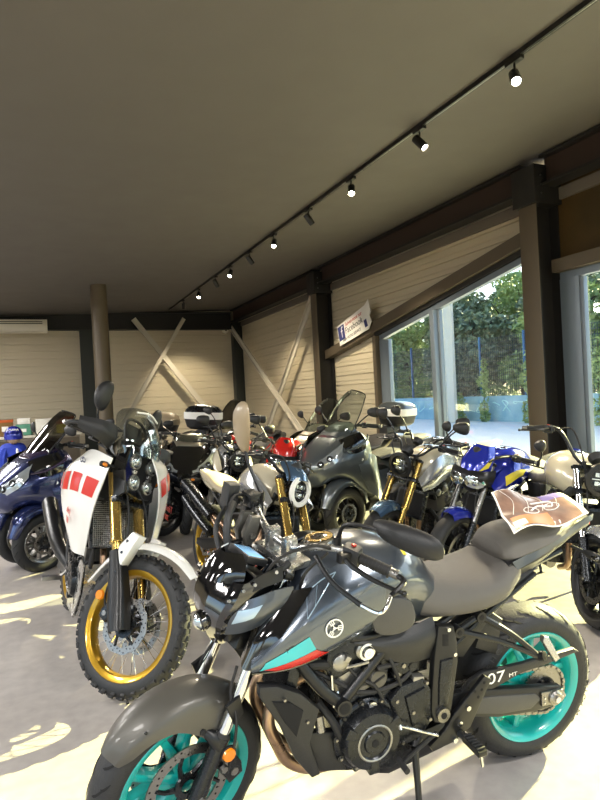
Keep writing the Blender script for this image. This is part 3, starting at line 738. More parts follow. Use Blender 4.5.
def engine(B, c, s=1., fins=False, cover='engine_black', hard=True):
    """parallel twin: crankcase, covers, cylinder block, head, hoses; left side outwards"""
    mb = MB('engine_black')
    P = [(.92, .46), (.90, .34), (.88, .25), (.70, .205), (.58, .25), (.55, .33), (.555, .46), (.60, .54), (.72, .56), (.85, .53)]
    mb.plate([(c.x-.72+x, c.z-.42+z) for x, z in P], -.15, .15, .02, 1)
    B.part('crankcase', mb)
    o = V((c.x-.72, 0, c.z-.42))
    for sg in (1, -1):
        mb = MB(cover); q = V((.80, sg*.15, .385))+o
        mb.lathe([(.128, 0), (.128, .012), (.122, .018), (.112, .02), (.108, .045), (.098, .062), (.06, .070), (.055, .064), (.04, .064), (.036, .07), (.0001, .072)], q, (0, sg, 0), 40)
        for i in range(10 if hard else 5):
            a = 2*PI*i/10+.1; p = q+V((.121*math.cos(a), 0, .121*math.sin(a))); mb.m = cover; mb.cyl(p, p+V((0, sg*.022, 0)), .012, n=10)
            mb.m = 'steel'; mb.bolt(p+V((0, sg*.022, 0)), (0, sg, 0), .006, .005)
        mb.m = cover
        for a in (.5, 2.6, 4.7):
            T = Matrix.Translation(q+V((.085*math.cos(a), sg*.05, .085*math.sin(a)))) @ Matrix.Rotation(-a, 4, 'Y'); mb.plate([(-.02, -.014), (.03, -.02), (.03, .02), (-.02, .014)], -.018, .018, .005, T=T)
        mb.m = 'groove'; mb.cyl(q+V((0, sg*.066, 0)), q+V((0, sg*.0735, 0)), .014, n=6); mb.m = 'steel'; mb.tube([q+V((.02, sg*.068, .06)), q+V((.075, sg*.058, .055))], .003, 6, 1)
        B.part('generator_cover' if sg > 0 else 'clutch_cover', mb)
        mb = MB(cover); q2 = V((.635, 0, .435))+o
        mb.plate([(q2.x+.085, q2.z+.055), (q2.x+.04, q2.z+.10), (q2.x-.05, q2.z+.11), (q2.x-.085, q2.z+.06), (q2.x-.09, q2.z-.06), (q2.x-.03, q2.z-.13), (q2.x+.05, q2.z-.12)], sg*.14, sg*.178, .014)
        mb.plate([(q2.x+.03, q2.z+.06), (q2.x-.05, q2.z+.08), (q2.x-.06, q2.z-.02), (q2.x-.0, q2.z-.06)], sg*.17, sg*.19, .01)
        mb.m = 'steel'
        for dx, dz in ((.06, .05), (-.06, .09), (-.075, -.05), (.035, -.11), (0, .0)): mb.bolt((q2.x+dx, sg*.178, q2.z+dz), (0, sg, 0), .008, .006 if dx else .016)
        mb.m = 'brown_grey'; mb.lathe([(.0001, .02), (.03, .02), (.038, .012), (.04, 0)], (c.x+.04, sg*.15, c.z+.155), (0, sg, 0), 20); mb.m = 'groove'; mb.box((c.x+.04, sg*.1715, c.z+.155), (.05, .003, .008), (0, R(25), 0))
        B.part('sprocket_cover' if sg > 0 else 'gear_cover', mb)
    mb = MB('engine_grey'); T = Matrix.Translation(V((.80, 0, .52))+o) @ Matrix.Rotation(R(20), 4, 'Y')
    mb.plate([(-.085, 0), (.085, 0), (.085, .11), (-.085, .11)], -.145, .145, .012, T=T)
    if fins:
        for i in range(7): mb.plate([(-.10, .008+.015*i), (.10, .008+.015*i), (.10, .013+.015*i), (-.10, .013+.015*i)], -.16, .16, .002, T=T)
    mb.m = 'engine_black'; mb.plate([(-.095, .11), (.095, .11), (.10, .17), (.075, .215), (-.075, .215), (-.1, .17)], -.155, .155, .012, T=T)
    for sg in (1, -1):
        mb.m = 'engine_grey'
        for q in ((-.045, .16), (.045, .165)): mb.lathe([(.03, 0), (.03, .014), (.022, .02), (.0001, .022)], T @ V((q[0], sg*.15, q[1])), (0, sg, 0), 16)
        mb.m = 'steel'
        for q in ((-.07, .02), (.06, .02), (.07, .09), (-.07, .1), (0, .06), (.0, .2), (-.08, .19)): mb.bolt(T @ V((q[0], sg*.147, q[1])), (0, sg, 0), .008, .007)
        if hard:
            mb.m = 'chrome'; mb.lathe([(.0001, .03), (.018, .03), (.022, .02), (.03, .018), (.03, 0)], (c.x+.085, sg*.155, c.z+.265), (0, sg, 0), 18)
            mb.m = 'white_decal'; mb.lathe([(.01, .0305), (.017, .0305)], (c.x+.085, sg*.155, c.z+.265), (0, sg, 0), 18)
    B.part('cylinder_block', mb)
    if hard:      # small fittings, clips and wiring packed round the block
        rnd = random.Random(4)
        for sg in (1, -1):
            mb = MB('rubber_grip'); mb.tube([V((.99, sg*.13, .64)), V((.90, sg*.158, .585)), V((.84, sg*.165, .545)), V((.74, sg*.168, .535)), V((.64, sg*.16, .56)), V((.58, sg*.15, .66))], .008, 8, 5)
            for k in range(16):
                x, z = rnd.uniform(.60, 1.0), rnd.uniform(.47, .70); p = V((x, sg*rnd.uniform(.14, .165), z)); m_ = rnd.choice(['rubber_grip', 'engine_black', 'engine_grey', 'steel', 'chrome'])
                mb.m = m_
                if k % 3 == 0: mb.tube([p, p+V((rnd.uniform(-.06, .06), sg*.012, rnd.uniform(-.05, .05))), p+V((rnd.uniform(-.1, .1), 0, rnd.uniform(-.08, .08)))], rnd.uniform(.004, .009), 6, 4)
                elif k % 3 == 1: mb.cyl(p, p+V((0, sg*.02, 0)), rnd.uniform(.008, .018), n=10)
                else: mb.box(p, (rnd.uniform(.02, .05), .03, rnd.uniform(.015, .035)), (0, rnd.uniform(-1, 1), 0), .004)
            B.part('wiring_harness', mb)
            mb = MB('steel'); q = V((.80, sg*.15, .385)); mb.lathe([(.100, .046), (.104, .048), (.104, .044)], q, (0, sg, 0), 36); mb.m = 'engine_grey'; mb.lathe([(.058, .0715), (.062, .0735), (.066, .071)], q, (0, sg, 0), 30); B.part('cover_highlight', mb)  # paler rings added as painted edge highlights on the covers
    for sg in (1, -1):
        mb = MB('rubber_grip')
        mb.tube([V((.97, sg*.13, .52))+o, V((.93, sg*.165, .46))+o, V((.90, sg*.168, .39))+o], .014, 8); B.part('coolant_hose', mb); mb = MB('rubber_grip')
        mb.tube([V((1.05, sg*.12, .66))+o, V((.97, sg*.15, .665))+o, V((.90, sg*.12, .63))+o], .016, 8)
        if hard:
            mb.tube([V((.66, sg*.16, .50))+o, V((.70, sg*.175, .60))+o, V((.74, sg*.15, .70))+o], .007, 6)
            mb.tube([V((.74, sg*.17, .49))+o, V((.78, sg*.175, .56))+o, V((.84, sg*.165, .60))+o, V((.90, sg*.15, .68))+o], .006, 6)
            mb.tube([V((.60, sg*.12, .56))+o, V((.62, sg*.15, .64))+o, V((.58, sg*.13, .70))+o], .009, 6)
            mb.m = 'engine_black'; mb.box(V((.70, sg*.11, .64))+o, (.12, .06, .09), bev=.015); mb.cyl(V((.66, sg*.13, .60))+o, V((.66, sg*.165, .60))+o, .03, n=16); mb.box(V((.58, sg*.10, .60))+o, (.08, .07, .12), bev=.012)
            mb.m = 'steel'; mb.bolt(V((.66, sg*.165, .60))+o, (0, sg, 0), .01); mb.tube([V((.98, sg*.155, .49))+o, V((.975, sg*.165, .44))+o], .017, 10, 1); mb.m = 'rubber_grip'
        B.part('coolant_hose', mb)

def exhaust_main(B):
    mb = MB('brown_pipe')
    for s in (-.055, .055):
        mb.tube([(.87, s, .60), (1.0, s*1.2, .585), (1.10, s*1.35, .54), (1.13, s*1.45, .46), (1.10, s*1.4, .37), (1.06, s*1.2, .29), (.97, s*.9, .225), (.85, s*.5, .20)], .0215, 14, 5)
    mb.m = 'steel'; mb.tube([(.87, 0, .195), (.80, -.01, .185), (.72, -.02, .18)], [.035, .05, .045], 12, 3)
    B.part('exhaust_header', mb)
    mb = MB('satin_black'); mb.plate([(.72, .13), (.70, .23), (.42, .27), (.36, .22), (.42, .15), (.66, .11)], -.13, .07, .03); mb.tube([(.45, -.12, .22), (.36, -.17, .24), (.28, -.19, .25)], .04, 14, 3)
    B.part('muffler', mb)

def cockpit_main(B):
    # headlight cowl (steered): black mask with grey side wings
    mb = MB('gloss_black')
    rows = [(.755, 1.335, .025, 1.30), (.80, 1.362, .055, 1.28), (.85, 1.375, .08, 1.26), (.90, 1.372, .10, 1.24), (.955, 1.345, .115, 1.20), (1.0, 1.315, .11, 1.17)]
    g = [[V((xb, -w*1.1, z+.015)), V((x-.018, -w, z)), V((x, -w*.45, z)), V((x+.006, 0, z)), V((x, w*.45, z)), V((x-.018, w, z)), V((xb, w*1.1, z+.015))] for z, x, w, xb in rows]
    mb.surf(g, .006, 3, 3)
    mb.m = 'satin_black'; mb.box((1.27, 0, .86), (.12, .15, .16), bev=.02)
    cowl = B.part('headlight_cowl', mb, True, angle=30)
    mb = MB('gloss_black'); mb.lathe([(.034, -.02), (.034, .004), (.028, .008), (.026, 0)], (1.390, 0, .845), (.97, 0, -.2), 20); mb.m = 'projector'; mb.sphere((1.386, 0, .845), .027, n=8); B.part('projector_lamp', mb, True, cowl, 'round projector lamp')
    for sg in (1, -1):
        def S(pts): return [[V((x, sg*y, z)) for x, y, z in r] for r in pts]
        mb = MB('grey_paint_dark')
        G = S([[(1.35, .085, .935), (1.29, .135, .965), (1.21, .16, .99), (1.13, .165, .985)],
               [(1.375, .095, .89), (1.31, .148, .905), (1.23, .172, .925), (1.14, .17, .93)],
               [(1.365, .07, .80), (1.32, .115, .82), (1.26, .145, .85), (1.18, .15, .88)]])
        mb.surf(G, .008, 4, 4); w = B.part('headlight_wing', mb, True, cowl, angle=25)
        mb = MB('light_blue'); mb.grid(patch(G, [(.30, .16), (.26, .50), (.55, .40), (.68, .10)], .006)); B.part('position_lamp', mb, True, w, 'pale blue position lamp')
        mb = MB('satin_black')
        mb.surf(S([[(1.345, .09, .945), (1.27, .125, .975), (1.17, .14, .99)], [(1.31, .10, .985), (1.24, .12, 1.02), (1.16, .12, 1.03)]]), .006)
        mb.m = 'chrome'
        for q in ((1.345, .105, .955), (1.305, .122, .985), (1.27, .132, 1.0), (1.20, .145, 1.03)): mb.bolt(V((q[0], sg*q[1], q[2])), (0.3, sg, .4), .007, .004)
        B.part('cowl_bracket', mb, True, cowl)
    for o in [cowl]+list(cowl.children_recursive):      # settle the lamp unit back towards the forks
        for v in o.data.vertices:
            q = B.S.inverted() @ v.co; q.x -= .04
            if 'wing' in o.name or 'position' in o.name: q.x = 1.14+(q.x+.04-1.14)*.84-.03; q.z = .90+(q.z-.90)*.82; q.y *= .95
            v.co = B.S @ q
    # flyscreen
    mb = MB('gloss_black'); rs = [(.99, 1.325, .095, 1.25), (1.02, 1.305, .09, 1.24), (1.045, 1.285, .075, 1.23), (1.065, 1.265, .045, 1.225)]
    mb.surf([[V((xb, -w, z)), V((x, -w*.5, z+.006)), V((x+.012, 0, z+.01)), V((x, w*.5, z+.006)), V((xb, w, z))] for z, x, w, xb in rs], .004, 4, 3)
    mb.m = 'chrome'
    for sg in (1, -1):
        for z, x, y in ((1.0, 1.315, .078), (1.035, 1.285, .070)): mb.bolt((x, sg*y, z), (.8, sg*.4, .5), .007, .004)
    B.part('fly_screen', mb, True, angle=50)
    mb = MB('black_plastic'); T = Matrix.Translation((1.175, -.0, 1.03)) @ Matrix.Rotation(R(-24), 4, 'Y')
    mb.plate([(-.04, -.012), (.045, -.012), (.045, .012), (-.04, .012)], -.06, .06, .005, T=T); mt = B.part('instrument_panel', mb, True)
    mb = MB('lcd'); mb.plate([(-.03, .011), (.035, .011), (.035, .0135), (-.03, .0135)], -.048, .048, .001, T=T); B.part('display', mb, True, mt, 'pale blue display')
    # handlebar
    mb = MB('alu'); top = B.fk(.77, 0, -.02)
    Lm, Rm = V((.985, .25, 1.105)), V((.985, -.25, 1.065)); Le, Re = V((.90, .40, 1.07)), V((.905, -.40, 1.015))
    mb.tube([Re, Rm, (1.03, -.14, 1.065), (1.045, -.06, 1.05), (1.045, .06, 1.05), (1.03, .14, 1.08), Lm, Le], [.011, .011, .012, .014, .014, .012, .011, .011], 12, 5)
    B.part('handlebar', mb, True)
    mb = MB('alu')
    for sg in (1, -1):
        mb.box((1.045, sg*.05, 1.035), (.05, .035, .07), bev=.008); mb.box((1.045, sg*.05, 1.072), (.045, .032, .02), bev=.006)
        mb.m = 'steel'
        for dx in (-.014, .014): mb.bolt((1.045+dx, sg*.05, 1.082), (0, 0, 1), .005, .006)
        mb.m = 'alu'
    mb.box((1.04, 0, 1.0), (.09, .22, .028), bev=.01); B.part('bar_clamp', mb, True)
    grip(B, Lm, Le, lever=2); grip(B, Rm, Re, lever=1)
    mb = MB('chrome'); mb.tube([(.965, .455, 1.045), (.99, .462, 1.015), (1.01, .45, 1.0), (1.03, .40, 1.005)], .006, 8, 5); mb.m = 'satin_black'; mb.tube([(.90, .405, 1.07), (.905, .445, 1.065), (.965, .457, 1.045)], .009, 8, 4); mb.tube([(1.03, .40, 1.005), (1.06, .30, 1.04), (1.05, .20, 1.08)], .008, 8, 4); B.part('lever_guard', mb, True)
    mb = MB('brown_grey'); 
    for y in (-.165, -.115): mb.plate([(1.06, 1.10), (1.10, 1.11), (1.13, 1.05), (1.12, .99), (1.08, 1.02)], y-.014, y+.014, .006)
    mb.m = 'steel'; mb.cyl((1.10, -.19, 1.04), (1.10, -.09, 1.04), .01, n=10); B.part('cable_bracket', mb, True)
    mb = MB('black_plastic'); mb.box((1.10, -.26, 1.14), (.05, .06, .09), (0, R(-10), 0), .012); mb.tube([(1.12, -.20, 1.13), (1.17, -.15, 1.10), (1.19, -.11, 1.02), (1.16, -.08, .93)], .014, 8, 5); B.part('wiring_loom', mb, True); mb = MB('black_plastic'); mb.tube([(1.13, -.24, 1.10), (1.20, -.18, 1.06), (1.21, -.12, .98)], .010, 8, 5); B.part('wiring_loom', mb, True); mb = MB('black_plastic'); mb.tube([(1.08, .10, 1.02), (1.15, .11, .99), (1.17, .10, .92)], .012, 8, 4); B.part('wiring_loom', mb, True)
    mb = MB('engine_black'); T = Matrix.Translation((1.045, -.20, 1.13)); mb.plate([(-.02, -.02), (.02, -.02), (.02, .02), (-.02, .02)], -.03, .03, .005, T=T); mb.m = 'black_plastic'; mb.box((1.045, -.20, 1.154), (.045, .064, .01)); mb.m = 'steel'
    for q in (-.02, .02): mb.bolt((1.045, -.20+q, 1.159), (0, 0, 1), .004, .003)
    B.part('brake_reservoir', mb, True)
    mirror(B, (.985, .225, 1.13), (.98, .27, 1.20), (.92, .455, 1.215), .125, .040, m='black_plastic', face=(-1, -.15, .25))
    mirror(B, (.985, -.225, 1.13), (1.0, -.31, 1.25), (1.0, -.345, 1.37), .072, .105, m='tan_case', face=(-1, .25, .1), shape=2.3, yaw=.28)  # tan shell colour stands in for a reflection
    # cables and hoses
    mb = MB('rubber_grip')
    for a in ([(1.0, .22, 1.10), (1.08, .22, 1.13), (1.15, .15, 1.08), (1.17, .09, .98), (1.12, .05, .85)], [(1.0, -.22, 1.10), (1.10, -.22, 1.15), (1.18, -.14, 1.08), (1.17, -.08, .95), (1.15, -.06, .85)],
              [(1.0, .20, 1.08), (1.06, .16, 1.0), (1.05, .13, .9), (1.0, .10, .85)], [(1.02, -.2, 1.12), (1.10, -.14, 1.05), (1.06, -.10, .93)], [(1.14, .09, .95), (1.20, .10, .80), (1.23, .09, .70)]):
        mb.tube(a, .0055, 6, 5)
    for sg in (1, -1): mb.tube([B.fk(.42, sg*.08, .03), B.fk(.34, sg*.10, .03), B.fk(.28, sg*.135, .0), B.fk(.20, sg*.14, -.03), B.fk(.08, sg*.12, -.07)], .005, 6, 5)
    B.part('cables', mb, True)
    mb = MB('satin_black'); mb.box(B.fk(.52, 0, .03), (.06, .15, .10), (0, R(-24), 0), .01); mb.box(B.fk(.68, .0, .05), (.08, .12, .06), (0, R(-24), 0), .012); mb.m = 'chrome'; mb.cyl(B.fk(.66, -.02, -.01), B.fk(.66, .06, .02), .022, n=14)
    B.part('fork_bracket', mb, True)
# ------------------------------------------------------------------ other machines
def adventure_bike():
    B = Bike('adventure_motorcycle', 'white and red adventure motorcycle with gold spoked wheels and tall clear windscreen', 'motorcycle',
             (.20, 4.90, 4.822, .1306, .66), (1.59, 0, .35), R(27))
    a = (1.59, 0, .352); mt = lambda *q: V(q)
    wheel(B, 'front', a, .352, .092, .272, 'gold_rim', 'wire', True, 36, .142, 'knob', .046, (1, -1), True)
    wheel(B, 'rear', (0, 0, .33), .332, .150, .235, 'gold_rim', 'wire', False, 32, .12, 'knob', .05, (-1,), True)
    for sg in (1, -1): caliper(B, a, R(150), .115, sg*.085, True)
    front_forks(B, .105, -.02, .42, .82, 'gold', 'engine_black', 'gold', .026, True)
    for sg in (1, -1):
        mb = MB('satin_black'); F = lambda t, y, f: B.fk(t, sg*y, f)
        mb.surf([[F(-.03, .085, .05), F(-.03, .15, .03), F(-.03, .155, -.03), F(-.03, .10, -.06)], [F(.08, .075, .055), F(.08, .145, .035), F(.08, .15, -.035), F(.08, .10, -.06)],
                 [F(.24, .075, .05), F(.24, .135, .035), F(.24, .14, -.03), F(.24, .10, -.05)], [F(.38, .085, .035), F(.38, .13, .025), F(.38, .135, -.02), F(.38, .11, -.035)]], .004, 4, 4)
        g = B.part('fork_guard', mb, True)
        text('fork_lettering', 'YAMAHA', .042, frame(B.fk(.20, sg*.1445, .008), B.d, (1, 0, .2)) if sg < 0 else frame(B.fk(.20, sg*.1445, .008), -B.d, (1, 0, .2)), 'grey_paint', g, xf=B.S)
        mb = MB('orange'); mb.cyl(B.fk(.17, sg*.155, -.075), B.fk(.17, sg*.168, -.075), .026, .022, 18); B.part('fork_reflector', mb, True)
    mb = MB('white_paint'); g = []
    for ang, r, w, dr in ((46, .44, .03, .015), (62, .43, .055, .02), (80, .415, .07, .025), (100, .405, .075, .03), (128, .395, .062, .03), (158, .39, .052, .02)):
        u = V((math.cos(R(ang)), 0, math.sin(R(ang)))); g.append([V(a)+u*(r-dr)+V((0, -w, 0)), V(a)+u*r+V((0, -w*.7, 0)), V(a)+u*(r+.012)+V((0, 0, 0)), V(a)+u*r+V((0, w*.7, 0)), V(a)+u*(r-dr)+V((0, w, 0))])
    mb.surf(g, .005, 4, 3); fd = B.part('front_fender', mb, True)
    for sg in (1, -1): mb = MB('white_paint'); mb.plate([(1.56, .79), (1.50, .80), (1.44, .72), (1.43, .58), (1.49, .62), (1.53, .72)], sg*.06, sg*.13, .012); mb.m = 'grey_paint'; mb.bolt((1.49, sg*.13, .75), (0, sg, 0), .009); mb.bolt((1.475, sg*.13, .69), (0, sg, 0), .009); B.part('fender_bracket', mb, True, fd)
    # side panels with red blocks
    for sg in (1, -1):
        S = lambda pts: [[V((x, sg*y, z)) for x, y, z in r] for r in pts]
        G = S([[(1.35, .115, 1.19), (1.15, .17, 1.22), (.98, .19, 1.20), (.78, .18, 1.13)], [(1.36, .155, 1.07), (1.18, .265, 1.11), (1.0, .30, 1.09), (.78, .27, 1.05)],
               [(1.29, .19, .88), (1.17, .275, .91), (1.02, .315, .91), (.84, .27, .93)], [(1.16, .19, .64), (1.12, .235, .65), (1.06, .25, .67), (1.0, .22, .70)]])
        mb = MB('white_paint'); mb.surf(G, .008, 5, 4); p_ = B.part('side_panel', mb, angle=26)
        for k in range(4): mb = MB('red_decal'); u0, u1 = .36, .54; v0 = .04+.2*k; mb.grid(patch(G, [(u0, v0), (u1, v0+.02), (u1, v0+.17), (u0, v0+.15)], .0065, 4)); B.part('red_block', mb, False, p_, 'red block')
        pp, n = spoint(G, .66, .42); n = n if n.y*sg > 0 else -n
        text('model_lettering', 'Ténéré', .062, frame(pp+n*.009, (-sg*.98, 0, .1) if sg > 0 else (.98, 0, -.1), (0, 0, 1)), 'red_decal', p_); text('model_lettering', '700', .05, frame(pp+n*.009+V((-.01*sg, 0, -.06)), (-sg*.98, 0, .1) if sg > 0 else (.98, 0, -.1), (0, 0, 1)), 'red_decal', p_)
        pp, n = spoint(G, .22, .33); n = n if n.y*sg > 0 else -n; yamaha_ring(B, pp+n*.008, n, (0, 0, 1), .024, 'navy_paint', p_)
        mb = MB('black_plastic'); mb.tube([(1.22, sg*.16, 1.14), (1.10, sg*.175, 1.155), (1.0, sg*.17, 1.14)], [.01, .022, .01], 8, 3, flat=.5); B.part('indicator_slot', mb, False, p_)
        # fairing stay frame beside lamps
        mb = MB('satin_black'); mb.plate([(1.36, .98), (1.30, 1.24), (1.22, 1.26), (1.24, 1.0), (1.30, .93)], sg*.115, sg*.135, .006); B.part('headlight_frame', mb, True)
        mb = MB('black_plastic'); mb.tube([(1.05, sg*.14, .99), (1.12, sg*.15, .85), (1.14, sg*.14, .62), (1.02, sg*.16, .45), (.80, sg*.18, .33), (.50, sg*.16, .40), (.40, sg*.15, .62)], .016, 10); B.part('frame_tube', mb)
        blinker(B, (1.26, sg*.16, 1.10), (1.25, sg*.27, 1.09), True)
        # hand guard, mirror
        mb = MB('black_plastic'); e = lambda x, y, z: V((x, sg*y, z))
        mb.surf([[e(1.10, .16, 1.30), e(1.22, .20, 1.315), e(1.225, .32, 1.315), e(1.13, .41, 1.30)], [e(1.11, .16, 1.25), e(1.24, .20, 1.245), e(1.245, .32, 1.26), e(1.14, .415, 1.27)], [e(1.10, .18, 1.20), e(1.21, .21, 1.18), e(1.215, .32, 1.21), e(1.13, .40, 1.24)]], .006, 4, 4)
        mb.tube([e(1.03, .39, 1.25), e(1.08, .41, 1.26), e(1.15, .39, 1.27)], .012, 8); B.part('hand_guard', mb, True)
        grip(B, e(1.09, .15, 1.245), e(1.02, .385, 1.255), lever=1 if sg < 0 else 2)
        mirror(B, e(1.09, .17, 1.27), e(1.07, .23, 1.36), e(1.08, .25, 1.475), .055, .088, m='black_plastic', face=(-1, -sg*.25, .05), shape=2.3)
    # headlight cluster: four lenses in a dark mask
    mb = MB('gloss_black'); T = Matrix.Translation((1.335, 0, 1.10)) @ Matrix.Rotation(R(-12), 4, 'Y')
    mb.rings([[T @ V((x, y*1.3, z)) for y, z in ((-.11*s, .135*s), (.11*s, .135*s), (.12*s, 0), (.085*s, -.12*s), (0, -.135*s), (-.085*s, -.12*s), (-.12*s, 0))] for x, s in ((-.10, .9), (-.01, 1), (.0, .96))])
    hl = B.part('headlight', mb, True, angle=20)
    for y, z, r in ((-.075, .066, .046), (.075, .066, .046), (-.062, -.052, .044), (.062, -.052, .044)):
        mb = MB('alu'); c = T @ V((.0, y, z)); mb.lathe([(r, -.02), (r, .008), (r*.86, .012), (r*.8, .0)], c, T.to_3x3() @ V((1, 0, 0)), 20); mb.m = 'projector'; mb.sphere(c-V((.012, 0, 0)), r*.8, n=8); B.part('lamp_lens', mb, True, hl, 'round headlight lens')
    mb = MB('alu'); 
    for y in (-.068, .068): mb = MB('alu'); mb.box(T @ V((.004, y, .006)), (.008, .03, .02), bev=.004); B.part('position_lamp', mb, True, hl)
    mb = MB('screen_clear'); rows = [(1.36, 1.20, .15), (1.33, 1.28, .175), (1.29, 1.36, .17), (1.25, 1.42, .145), (1.225, 1.47, .09)]
    mb.surf([[V((x-.12, -w, z-.02)), V((x-.03, -w*.8, z)), V((x, 0, z+.005)), V((x-.03, w*.8, z)), V((x-.12, w, z-.02))] for x, z, w in rows], .004, 4, 4); mb.m = 'screen_clear'
    B.part('windscreen', mb, True, angle=60)
    mb = MB('black_plastic'); mb.tube([(1.30, -.10, 1.15), (1.20, -.105, 1.32), (1.16, -.06, 1.40), (1.16, .06, 1.40), (1.20, .105, 1.32), (1.30, .10, 1.15)], .009, 8); mb.box((1.17, 0, 1.32), (.03, .15, .11), (0, R(-25), 0), .01); mb.tube([(1.2, -.09, 1.26), (1.2, .09, 1.26)], .01, 8, 1)
    mb.m = 'white_decal'; mb.tube([(1.235, -.10, 1.44), (1.25, 0, 1.46), (1.235, .10, 1.44)], .006, 6); B.part('instrument_tower', mb, True)
    mb = MB('satin_black'); mb.tube([(1.02, -.38, 1.255), (1.09, -.17, 1.245), (1.10, -.06, 1.18), (1.10, .06, 1.18), (1.09, .17, 1.245), (1.02, .38, 1.255)], .013, 10, 4); mb.box((1.10, 0, 1.15), (.07, .14, .05), bev=.01); B.part('handlebar', mb, True)
    # tank, seat, tail
    mb = MB('black_plastic'); mb.body([(1.14, [(0, 1.10), (.08, 1.09), (.13, 1.03), (.12, .95), (0, .92)]), (1.0, [(0, 1.19), (.1, 1.18), (.17, 1.10), (.15, .95), (0, .90)]), (.82, [(0, 1.15), (.09, 1.14), (.16, 1.06), (.15, .92), (0, .88)]), (.68, [(0, 1.0), (.06, .99), (.12, .95), (.11, .88), (0, .85)])], 4, 2); B.part('fuel_tank', mb)
    mb = MB('seat_vinyl'); mb.body([(.78, [(0, 1.0), (.06, .99), (.08, .96), (0, .92)]), (.55, [(0, .93), (.11, .925), (.15, .89), (0, .86)]), (.2, [(0, .95), (.11, .945), (.14, .90), (0, .88)]), (-.15, [(0, .98), (.09, .97), (.11, .94), (0, .92)])], 5, 2); B.part('seat', mb)
    mb = MB('satin_black'); mb.plate([(-.1, .93), (-.45, 1.0), (-.40, .93), (-.1, .85), (.3, .82), (.35, .88)], -.10, .10, .02); B.part('tail', mb)
    # radiator, guard, engine, skid plate
    mb = MB('engine_black'); T = Matrix.Translation((1.13, 0, .80)) @ Matrix.Rotation(R(-18), 4, 'Y'); mb.plate([(-.02, -.13), (.02, -.13), (.02, .13), (-.02, .13)], -.17, .17, .005, T=T); mb.m = 'steel'
    for i in range(23): mb.box(T @ V((.024, 0, -.12+.0109*i)), (.003, .31, .0035), bev=.0005)
    for i in range(26): mb.box(T @ V((.024, -.15+.012*i, 0)), (.003, .0025, .24), (0, R(-18), 0), bev=.0005)
    B.part('radiator', mb)
    engine(B, V((.78, 0, .48)), hard=False)
    mb = MB('brown_pipe')
    for s in (-.05, .05): mb.tube([(.93, s, .68), (1.05, s*1.2, .66), (1.10, s*1.3, .55), (1.07, s, .40), (.9, s*.6, .30)], .02, 10)
    mb.m = 'satin_black'; mb.tube([(.5, -.12, .40), (.2, -.19, .55), (-.25, -.20, .75)], [.035, .055, .06], 14, 4); B.part('exhaust', mb)
    mb = MB('alu')
    for sg in (1, -1): mb.plate([(1.13, .58), (1.05, .60), (.72, .36), (.70, .24), (.92, .22), (1.08, .40)], sg*.175, sg*.185, .003)
    mb.surf([[V((1.13, y, .58)), V((1.10, y, .42)), V((.95, y, .24)), V((.70, y, .22))] for y in (-.172, 0, .172)], .005, 2, 4)
    mb.m = 'groove'
    for sg in (1, -1):
        for q in ((1.05, .50), (1.0, .42), (.93, .40), (.93, .33)): mb.plate([(q[0]-.012, q[1]-.025), (q[0]+.006, q[1]-.025), (q[0]+.012, q[1]+.025), (q[0]-.006, q[1]+.025)], sg*.17, sg*.1865, .001)
    B.part('skid_plate', mb)
    for sg in (1, -1): mb = MB('satin_black'); mb.plate([(.55, .48), (.1, .38), (-.08, .36), (-.08, .30), (.1, .31), (.55, .38)], sg*.10, sg*.135, .01); B.part('swingarm', mb)
    chain(B, .10, (0, 0, .33), .036, (.60, 0, .44), .10)
    mb = MB('steel'); mb.tube([(.60, .15, .36), (.62, .26, .20), (.64, .33, .045)], .012, 8, 2); mb.box((.64, .335, .035), (.06, .05, .01)); B.part('side_stand', mb)
    for sg in (1, -1): mb = MB('steel'); mb.box((.50, sg*.26, .37), (.05, .12, .025)); mb.tube([(.5, sg*.15, .42), (.5, sg*.21, .37)], .012, 8, 1); mb.plate([(.56, .50), (.46, .50), (.47, .34), (.53, .34)], sg*.14, sg*.155, .004); B.part('footpeg', mb)
    mb = MB('rubber_grip')
    for sg in (1, -1): mb.tube([B.fk(.80, sg*.06, .03), B.fk(.6, sg*.08, .07), B.fk(.4, sg*.09, .05), B.fk(.2, sg*.11, -.07), B.fk(.08, sg*.10, -.09)], .005, 6, 5)
    mb.tube([(1.2, .05, 1.25), (1.25, .03, 1.0), (1.18, .04, .9)], .012, 6, 4); mb.tube([(1.18, -.05, 1.25), (1.22, -.05, 1.0), (1.15, -.04, .9)], .01, 6, 4); B.part('cables', mb, True)
    for o in B.root.children_recursive:
        for v in (o.data.vertices if not o.get('_s') else []): v.co.z *= 1+.035*max(0, min(1, (v.co.z-.5)/.4))
    return B

